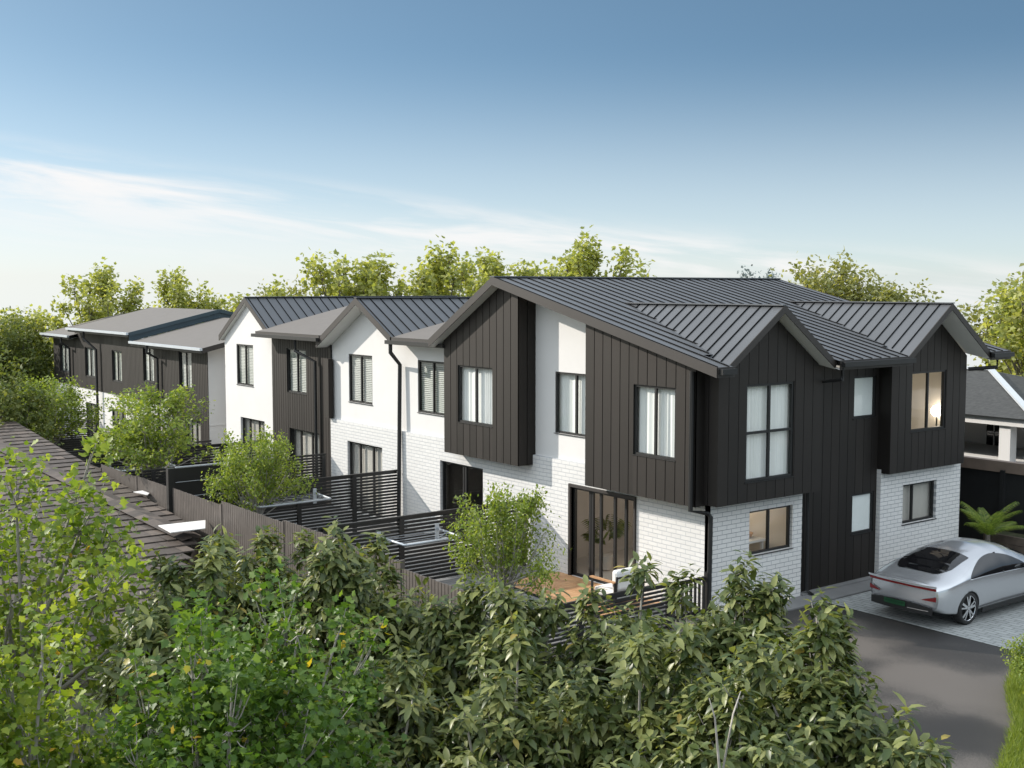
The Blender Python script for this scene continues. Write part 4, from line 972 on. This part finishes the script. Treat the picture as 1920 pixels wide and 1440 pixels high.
# --- courtyard trees
CT = [make_tree('court_%d' % k, 90+k, (1.3,1.3,1.2), 1.7, 'small', M['court'], M['palebark'], nl=26, ntip=900, per=9, size=.09, rl=(.13,.26), trunk=.045, twig=260, spur=24, stems=1) for k in range(2)]
put(CT[0], 'courtyard_tree', -19.35, 14.5, -.2, 'light green small leaved tree in the courtyard nearest the timber deck', 'tree', 'courtyard trees', sc=(.82,.82,1.0))
put(CT[1], 'courtyard_tree', -28.9, 13.5, 0, 'light green small leaved tree beside the screens of the white gabled house', 'tree', 'courtyard trees', rz=1, sc=(.92,.92,1.0))
put(CT[0], 'courtyard_tree', -36.6, 13.4, .05, 'larger light green tree in front of the dark block corner', 'tree', 'courtyard trees', rz=2.2, sc=(1.5,1.5,1.22))
put(CT[1], 'courtyard_tree', -51.6, 14.4, -.75, 'light green tree in the farthest courtyard by the white base of the dark block', 'tree', 'courtyard trees', rz=4, sc=(1.5,1.5,1.25))
# --- far trees
FT = [make_tree('far_%d' % k, 120+k, (2.35,2.35,3.2), 5.2, 'maple', M['bright'], M['bark'], nl=30, ntip=1150, per=7, size=.22, rl=(.12,.25), trunk=.14, twig=320, spur=26) for k in range(3)]
FO = make_tree('olive', 131, (3.2,3.2,3.2), 5.0, 'small', M['olive'], M['bark'], nl=20, ntip=1300, per=8, size=.26, rl=(.22,.34), trunk=.18, twig=200, spur=10)
FC = make_tree('dark', 141, (2.6,2.6,3.0), 3.6, 'small', M['conif'], M['bark'], nl=16, ntip=1500, per=8, size=.24, rl=(.28,.42), trunk=.16, twig=80, spur=5)
far = [(0,-72.5,19.6,-3.2,'bright green tree at the far left beyond the farthest dark house'),
       (1,-66.8,21.9,-1.3,'bright green tree directly behind the farthest low roof'),
       (2,-67.0,26.8,-1.4,'bright green tree behind the middle of the highest dark roof'),
       (0,-48.1,26.9,-.4,'tall bright green tree behind the ridge of the farthest white gable'),
       (1,-45.9,30.3,-.6,'bright green tree behind the ridge of the second white gable, left of a close pair'),
       (2,-47.1,33.9,-.65,'bright green tree behind the ridge, right of a close pair'),
       (0,-46.8,37.5,-.7,'bright green tree rising just left of the big standing seam roof peak'),
       (1,-41.4,36.3,-.15,'tallest bright green tree above the big standing seam roof'),
       (2,-23.2,42.5,-1.2,'large bright green tree over the white bungalow at the right'),
       (0,-19.2,42.0,-2.2,'bright green tree at the right edge over the bungalow roof'),
       (1,-57.5,27.6,-2.3,'lower bright green tree between the dark block roof and the white gable'),
       (2,-76,16,-3.6,'bright green tree at the left edge of the far tree line'),
       (1,-70.5,15.4,-3.0,'bright green tree left of the dark bushy tree'),
       (2,-21,44.5,-3.0,'bright green tree with low branches beside the bungalow porch')]
for k, (i, x, y, dz, lab) in enumerate(far): put(FT[i], 'leafy_tree', x, y, dz, lab, 'tree', 'bright green trees behind the houses', rz=k*1.3, sc=(1,1,1))
for k, (x, y, dz, s, lab) in enumerate([(-62.8,31,-1.6,1,'olive green tree behind the gap left of the farthest white gable'),(-50,29.5,-1.7,.9,'olive green tree left of the tall tree behind the white gables'),(-45,33,-1.9,.9,'olive tree low between the bright trees behind the ridge'),
       (-36.9,47.3,-.35,1.0,'olive green tree behind the far verge of the big standing seam roof, left of two'),(-34.6,48.9,-1.0,.95,'olive green tree behind the far verge of the big standing seam roof, right of two'),(-24.5,46,-1.8,1.1,'olive green tree behind the white bungalow'),(-43.5,38.5,-1.5,.9,'olive tree low behind the big standing seam roof ridge')]):
    put(FO, 'olive_tree', x, y, dz, lab, 'tree', 'olive green trees behind the houses', rz=k*2.1, sc=(s,s,s))
for k, (x, y, dz, s, lab) in enumerate([(-71,18.8,-1.0,.8,'dark bushy tree left of the farthest dark house'),(-66.5,17.1,-1.0,.8,'dark bushy tree at the left edge above the maple'),(-68.5,16.9,-1.0,.75,'dark bushy tree low at the left beyond the tiled roof'),(-48.5,11.8,-2.2,.8,'dark shrubby tree at the far end of the tiled roof'),(-66,15.9,-1.0,.72,'bushy dark tree just left of the farthest dark house, lowest of them')]):
    put(FC, 'dark_tree', x, y, dz, lab, 'tree', 'dark trees at the far left', rz=k*1.7, sc=(s,s,s))
# tiny hazy poplars on the skyline
PO = make_tree('poplar', 151, (1.1,1.1,4.5), 6.5, 'small', M['blue'], M['bark'], nl=12, ntip=500, per=6, size=.4, rl=(.25,.4), trunk=.15, twig=20)
for k, (x, y, dz, lab) in enumerate([(-98.5,110.5,-2.3,'tiny hazy poplar tip above the big roof, leftmost'),(-97.4,113.2,-2.6,'tiny hazy poplar tip above the big roof, second from left'),(-92.6,115.5,-3.0,'tiny hazy poplar tip above the big roof, third from left'),(-91.3,117,-3.1,'tiny hazy poplar tip above the big roof, rightmost')]):
    put(PO, 'poplar_tree', x, y, dz, lab, 'tree', 'hazy poplars on the skyline', rz=k)
put(FO, 'olive_tree', -64.5, 63.3, -1.7, 'small distant olive tree tip above the middle of the big roof ridge', 'tree', 'olive green trees behind the houses', rz=.5, sc=1.0)
# --- palm beside the end house
t = thing('palm', (-17.0,28.55,.0), 'green feather palm between the brick end wall and the sleeper wall', 'palm')
for k in range(12):
    rr = random.Random(k+20); a = k*2.399; o = Vector((math.cos(a), math.sin(a), 0)); L = rr.uniform(1.0,1.4); el = rr.uniform(.75,1.4); b = MB(); sd = Vector((-o.y,o.x,0)); pts = []
    for j in range(15):
        s = j/14; pts.append(Vector((-17.0,28.55,.5))+o*(L*s*math.cos(el*(1-.25*s)))+Vector((0,0,L*math.sin(el)*s-.42*L*s*s*(1.2-.35*el))))
    b.tube(pts, [.014-.0008*j for j in range(15)], 5, cap=False)
    for j in range(2, 15):
        p = pts[j]; d = (pts[j]-pts[j-1]).normalized()
        for e in (0,.5):
            q = pts[j-1].lerp(p, e)
            for sg in (-1,1):
                ll = .27*(1-abs(j/14-.5)*1.3)+.05; dr = (sd*sg*.8+d*.75-Vector((0,0,.28))).normalized(); w = d*.009; m_ = q+dr*ll*.55+Vector((0,0,.02)); e_ = q+dr*ll-Vector((0,0,.05))
                b.face([q-w,q+w,m_+w*1.2,m_-w*1.2]); b.face([m_-w*1.2,m_+w*1.2,e_])
    b.build('frond', M['palm'], t)
b = MB(); b.tube([(-17,28.55,0),(-17,28.55,.55)],[.09,.06],10); b.build('stem', M['bark'], t)
# --- shrub and verge at the right edge
SH = make_tree('shrub', 171, (.62,.62,.75), .85, 'small', M['court'], M['bark'], nl=12, ntip=650, per=8, size=.075, rl=(.28,.45), trunk=.03, twig=120, spur=8)
for k, (x, y, s, lab) in enumerate([(-10.45,19.25,.72,'bushy shrub with yellow blossoms at the right edge of the driveway'),(-9.7,18.4,.7,'lower grassy shrub with blossoms at the right edge'),(-8.75,16.9,.6,'small shrub at the bottom right edge of the driveway')]):
    o = put(SH, 'flowering_shrub', x, y, 0, lab, 'shrub', 'shrubs along the driveway edge', rz=k*2, sc=s)
    b = MB(); rr = random.Random(k)
    for j in range(14):
        a = rr.uniform(0,6.28); r_ = rr.uniform(.1,.5); z = .85+.75*math.sqrt(max(0,1-(r_/.62)**2))*rr.uniform(.75,1.02)
        for q in range(5): b.ball((r_*math.cos(a)+rr.uniform(-.03,.03), r_*math.sin(a)+rr.uniform(-.03,.03), z-q*.03), .018, nu=6, nv=4)
    c = b.build('blossom', M['flower'], None); c.parent = o
g = np.random.default_rng(9); n = 42000
edge = np.array([(-8.2,2),(-8.4,13),(-9.0,15.6),(-9.9,17.6),(-11.0,19.3),(-11.6,20.6)])
yy = g.uniform(12,20.8,n); xx = np.interp(yy, edge[:,1], edge[:,0])+np.abs(g.normal(size=n))*.9-.06
P = np.stack([xx, yy, np.zeros(n)-.04], 1); Dg = norm(np.stack([g.normal(size=n)*.5, g.normal(size=n)*.5, np.ones(n)], 1))
me = leaves('verge_grass', P, Dg, rdir(g, n), g.uniform(.07,.2,n), (np.array([(0,-.05,0),(0,.03,0),(.55,-.02,.06),(.55,.02,.06),(1,0,.3)]), [(0,1,3,2),(2,3,4)]), M['court'])
o = bpy.data.objects.new('grass', me); COL.objects.link(o); tag(o, kind='stuff')
# low groundcover under the foreground trees
n = 16000; P = np.stack([g.uniform(-17,-9,n), g.uniform(3,12,n), np.full(n,-.03)], 1); Dg = norm(np.stack([g.normal(size=n)*.6, g.normal(size=n)*.6, np.ones(n)], 1))
me = leaves('groundcover', P, Dg, rdir(g, n), g.uniform(.15,.5,n), LEAF_SMALL, M['conif'])
o = bpy.data.objects.new('undergrowth', me); COL.objects.link(o); tag(o, kind='stuff')
# ================================================================== SKY, SUN, CAMERA
sunv = Vector((-1.65,-1,1.0)).normalized(); el = math.asin(sunv.z); az = math.atan2(sunv.x, sunv.y)
w = bpy.data.worlds.new('World'); S.world = w; w.use_nodes = True; n = w.node_tree.nodes; l = w.node_tree.links
bg = n['Background']; bg.inputs['Strength'].default_value = .15
sky = n.new('ShaderNodeTexSky'); sky.sky_type = 'NISHITA'; sky.sun_disc = False; sky.sun_elevation = el; sky.sun_rotation = az
sky.air_density = 1.0; sky.dust_density = 1.2; sky.ozone_density = 2.0
tc = n.new('ShaderNodeTexCoord'); sp = n.new('ShaderNodeSeparateXYZ'); l.new(tc.outputs['Generated'], sp.inputs[0])
def math_(op, a, b=None, c=None):
    q = n.new('ShaderNodeMath'); q.operation = op
    for i, v in enumerate((a, b, c)):
        if v is None: continue
        if isinstance(v, (int, float)): q.inputs[i].default_value = v
        else: l.new(v, q.inputs[i])
    return q.outputs[0]
zc = math_('MAXIMUM', math_('MULTIPLY', sp.outputs['Z'], 3.2), .03)
cv = n.new('ShaderNodeCombineXYZ'); l.new(sp.outputs['X'], cv.inputs[0]); l.new(sp.outputs['Y'], cv.inputs[1]); l.new(zc, cv.inputs[2])
nv = n.new('ShaderNodeVectorMath'); nv.operation = 'NORMALIZE'; l.new(cv.outputs[0], nv.inputs[0]); l.new(nv.outputs[0], sky.inputs['Vector'])
# pale haze towards the horizon
hz = n.new('ShaderNodeMapRange'); hz.interpolation_type = 'SMOOTHSTEP'; l.new(sp.outputs['Z'], hz.inputs['Value'])
hz.inputs['From Min'].default_value = -.02; hz.inputs['From Max'].default_value = .2; hz.inputs['To Min'].default_value = .8; hz.inputs['To Max'].default_value = 0
hm = n.new('ShaderNodeMix'); hm.data_type = 'RGBA'; l.new(hz.outputs[0], hm.inputs['Factor']); sm_ = n.new('ShaderNodeMix'); sm_.data_type = 'RGBA'; sm_.blend_type = 'MULTIPLY'; sm_.inputs['Factor'].default_value = 1; sm_.inputs['B'].default_value = (.74,.85,.77,1); l.new(sky.outputs[0], sm_.inputs['A']); l.new(sm_.outputs['Result'], hm.inputs['A']); hm.inputs['B'].default_value = (3.8,4.15,4.3,1)
# thin streaked cloud band sloping down to the right, on direction coordinates
azn = math_('ARCTAN2', sp.outputs['X'], sp.outputs['Y'])            # radians, -pi..pi
A0 = math.atan2(-.797, .604)                                        # view centre
da = math_('SUBTRACT', azn, A0)
elv = math_('ARCSINE', sp.outputs['Z'])
line = math_('SUBTRACT', elv, math_('ADD', math_('MULTIPLY', da, -.118), .042))   # height above the band
cm = n.new('ShaderNodeCombineXYZ'); l.new(math_('MULTIPLY', da, 5.0), cm.inputs[0]); l.new(math_('MULTIPLY', line, 42.0), cm.inputs[1]); cm.inputs[2].default_value = 3.7
cn = n.new('ShaderNodeTexNoise'); cn.inputs['Scale'].default_value = 1.0; cn.inputs['Detail'].default_value = 7; cn.inputs['Roughness'].default_value = .58; cn.inputs['Distortion'].default_value = .35; l.new(cm.outputs[0], cn.inputs['Vector'])
up_ = n.new('ShaderNodeMapRange'); up_.interpolation_type = 'SMOOTHSTEP'; l.new(line, up_.inputs['Value'])
up_.inputs['From Min'].default_value = .0; up_.inputs['From Max'].default_value = .034; up_.inputs['To Min'].default_value = 1; up_.inputs['To Max'].default_value = 0
lo_ = n.new('ShaderNodeMapRange'); lo_.interpolation_type = 'SMOOTHSTEP'; l.new(line, lo_.inputs['Value'])
lo_.inputs['From Min'].default_value = -.05; lo_.inputs['From Max'].default_value = .008; lo_.inputs['To Min'].default_value = .5; lo_.inputs['To Max'].default_value = 1
th = n.new('ShaderNodeMapRange'); th.interpolation_type = 'SMOOTHSTEP'; l.new(cn.outputs['Fac'], th.inputs['Value']); th.inputs['From Min'].default_value = .36; th.inputs['From Max'].default_value = .66
bl = n.new('ShaderNodeMapRange'); bl.interpolation_type = 'SMOOTHSTEP'; l.new(line, bl.inputs['Value'])
bl.inputs['From Min'].default_value = -.035; bl.inputs['From Max'].default_value = .022; bl.inputs['To Min'].default_value = .42; bl.inputs['To Max'].default_value = 0
cf = math_('MAXIMUM', math_('MULTIPLY', math_('MULTIPLY', up_.outputs[0], lo_.outputs[0]), math_('MULTIPLY', th.outputs[0], .95)), bl.outputs[0])
cx = n.new('ShaderNodeMix'); cx.data_type = 'RGBA'; l.new(cf, cx.inputs['Factor']); l.new(hm.outputs['Result'], cx.inputs['A']); cx.inputs['B'].default_value = (4.9,4.8,4.75,1)
zh = n.new('ShaderNodeMapRange'); zh.interpolation_type = 'SMOOTHSTEP'; l.new(sp.outputs['Z'], zh.inputs['Value'])  # added brightness high overhead, out of view, as extra fill light
zh.inputs['From Min'].default_value = .27; zh.inputs['From Max'].default_value = .55; zh.inputs['To Min'].default_value = 0; zh.inputs['To Max'].default_value = .75
zx = n.new('ShaderNodeMix'); zx.data_type = 'RGBA'; l.new(zh.outputs[0], zx.inputs['Factor']); l.new(cx.outputs['Result'], zx.inputs['A']); zx.inputs['B'].default_value = (5.6,6.1,6.7,1)
# added fill brightness in the unseen sky behind the viewer, to light shaded walls
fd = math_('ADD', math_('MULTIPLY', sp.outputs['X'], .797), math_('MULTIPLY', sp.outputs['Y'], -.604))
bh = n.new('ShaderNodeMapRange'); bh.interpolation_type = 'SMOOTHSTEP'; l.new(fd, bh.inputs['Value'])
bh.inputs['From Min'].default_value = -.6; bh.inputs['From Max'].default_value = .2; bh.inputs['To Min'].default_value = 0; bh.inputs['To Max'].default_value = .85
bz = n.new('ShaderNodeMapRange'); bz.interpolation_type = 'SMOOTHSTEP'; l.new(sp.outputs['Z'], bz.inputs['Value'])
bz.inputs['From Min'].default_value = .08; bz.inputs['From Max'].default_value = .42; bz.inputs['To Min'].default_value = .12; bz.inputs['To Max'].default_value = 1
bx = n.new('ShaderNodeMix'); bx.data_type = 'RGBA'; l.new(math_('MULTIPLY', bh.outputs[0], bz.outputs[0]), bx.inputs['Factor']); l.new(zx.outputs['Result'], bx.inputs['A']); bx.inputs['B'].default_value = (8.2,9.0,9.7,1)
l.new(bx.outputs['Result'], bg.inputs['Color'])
sl_ = bpy.data.lights.new('sun', 'SUN'); sl_.energy = 4.3; sl_.angle = R(.53); sl_.color = (1,.93,.84)
so = bpy.data.objects.new('sun', sl_); COL.objects.link(so); so.rotation_euler = sunv.to_track_quat('Z', 'Y').to_euler(); so.location = (-40,-20,40)
cd = bpy.data.cameras.new('camera'); co = bpy.data.objects.new('camera', cd); COL.objects.link(co); S.camera = co
cd.sensor_width = 36; cd.lens = 2230.19/1920*36; cd.clip_start = .1; cd.clip_end = 12000
yw, pt = R(37.1529), R(4.61225); F = Vector((-math.cos(yw)*math.cos(pt), math.sin(yw)*math.cos(pt), -math.sin(pt)))
co.location = (0,0,7); co.rotation_euler = F.to_track_quat('-Z', 'Y').to_euler()
S.view_settings.view_transform = 'Standard'; S.view_settings.look = 'None'; S.view_settings.exposure = .42; S.view_settings.gamma = 1
S.render.engine = 'CYCLES'; S.cycles.max_bounces = 7; S.cycles.transparent_max_bounces = 12; S.cycles.diffuse_bounces = 3; S.cycles.glossy_bounces = 3; S.cycles.transmission_bounces = 4
S.cycles.caustics_reflective = False; S.cycles.caustics_refractive = False; S.cycles.sample_clamp_indirect = 4
S.cycles.use_denoising = True
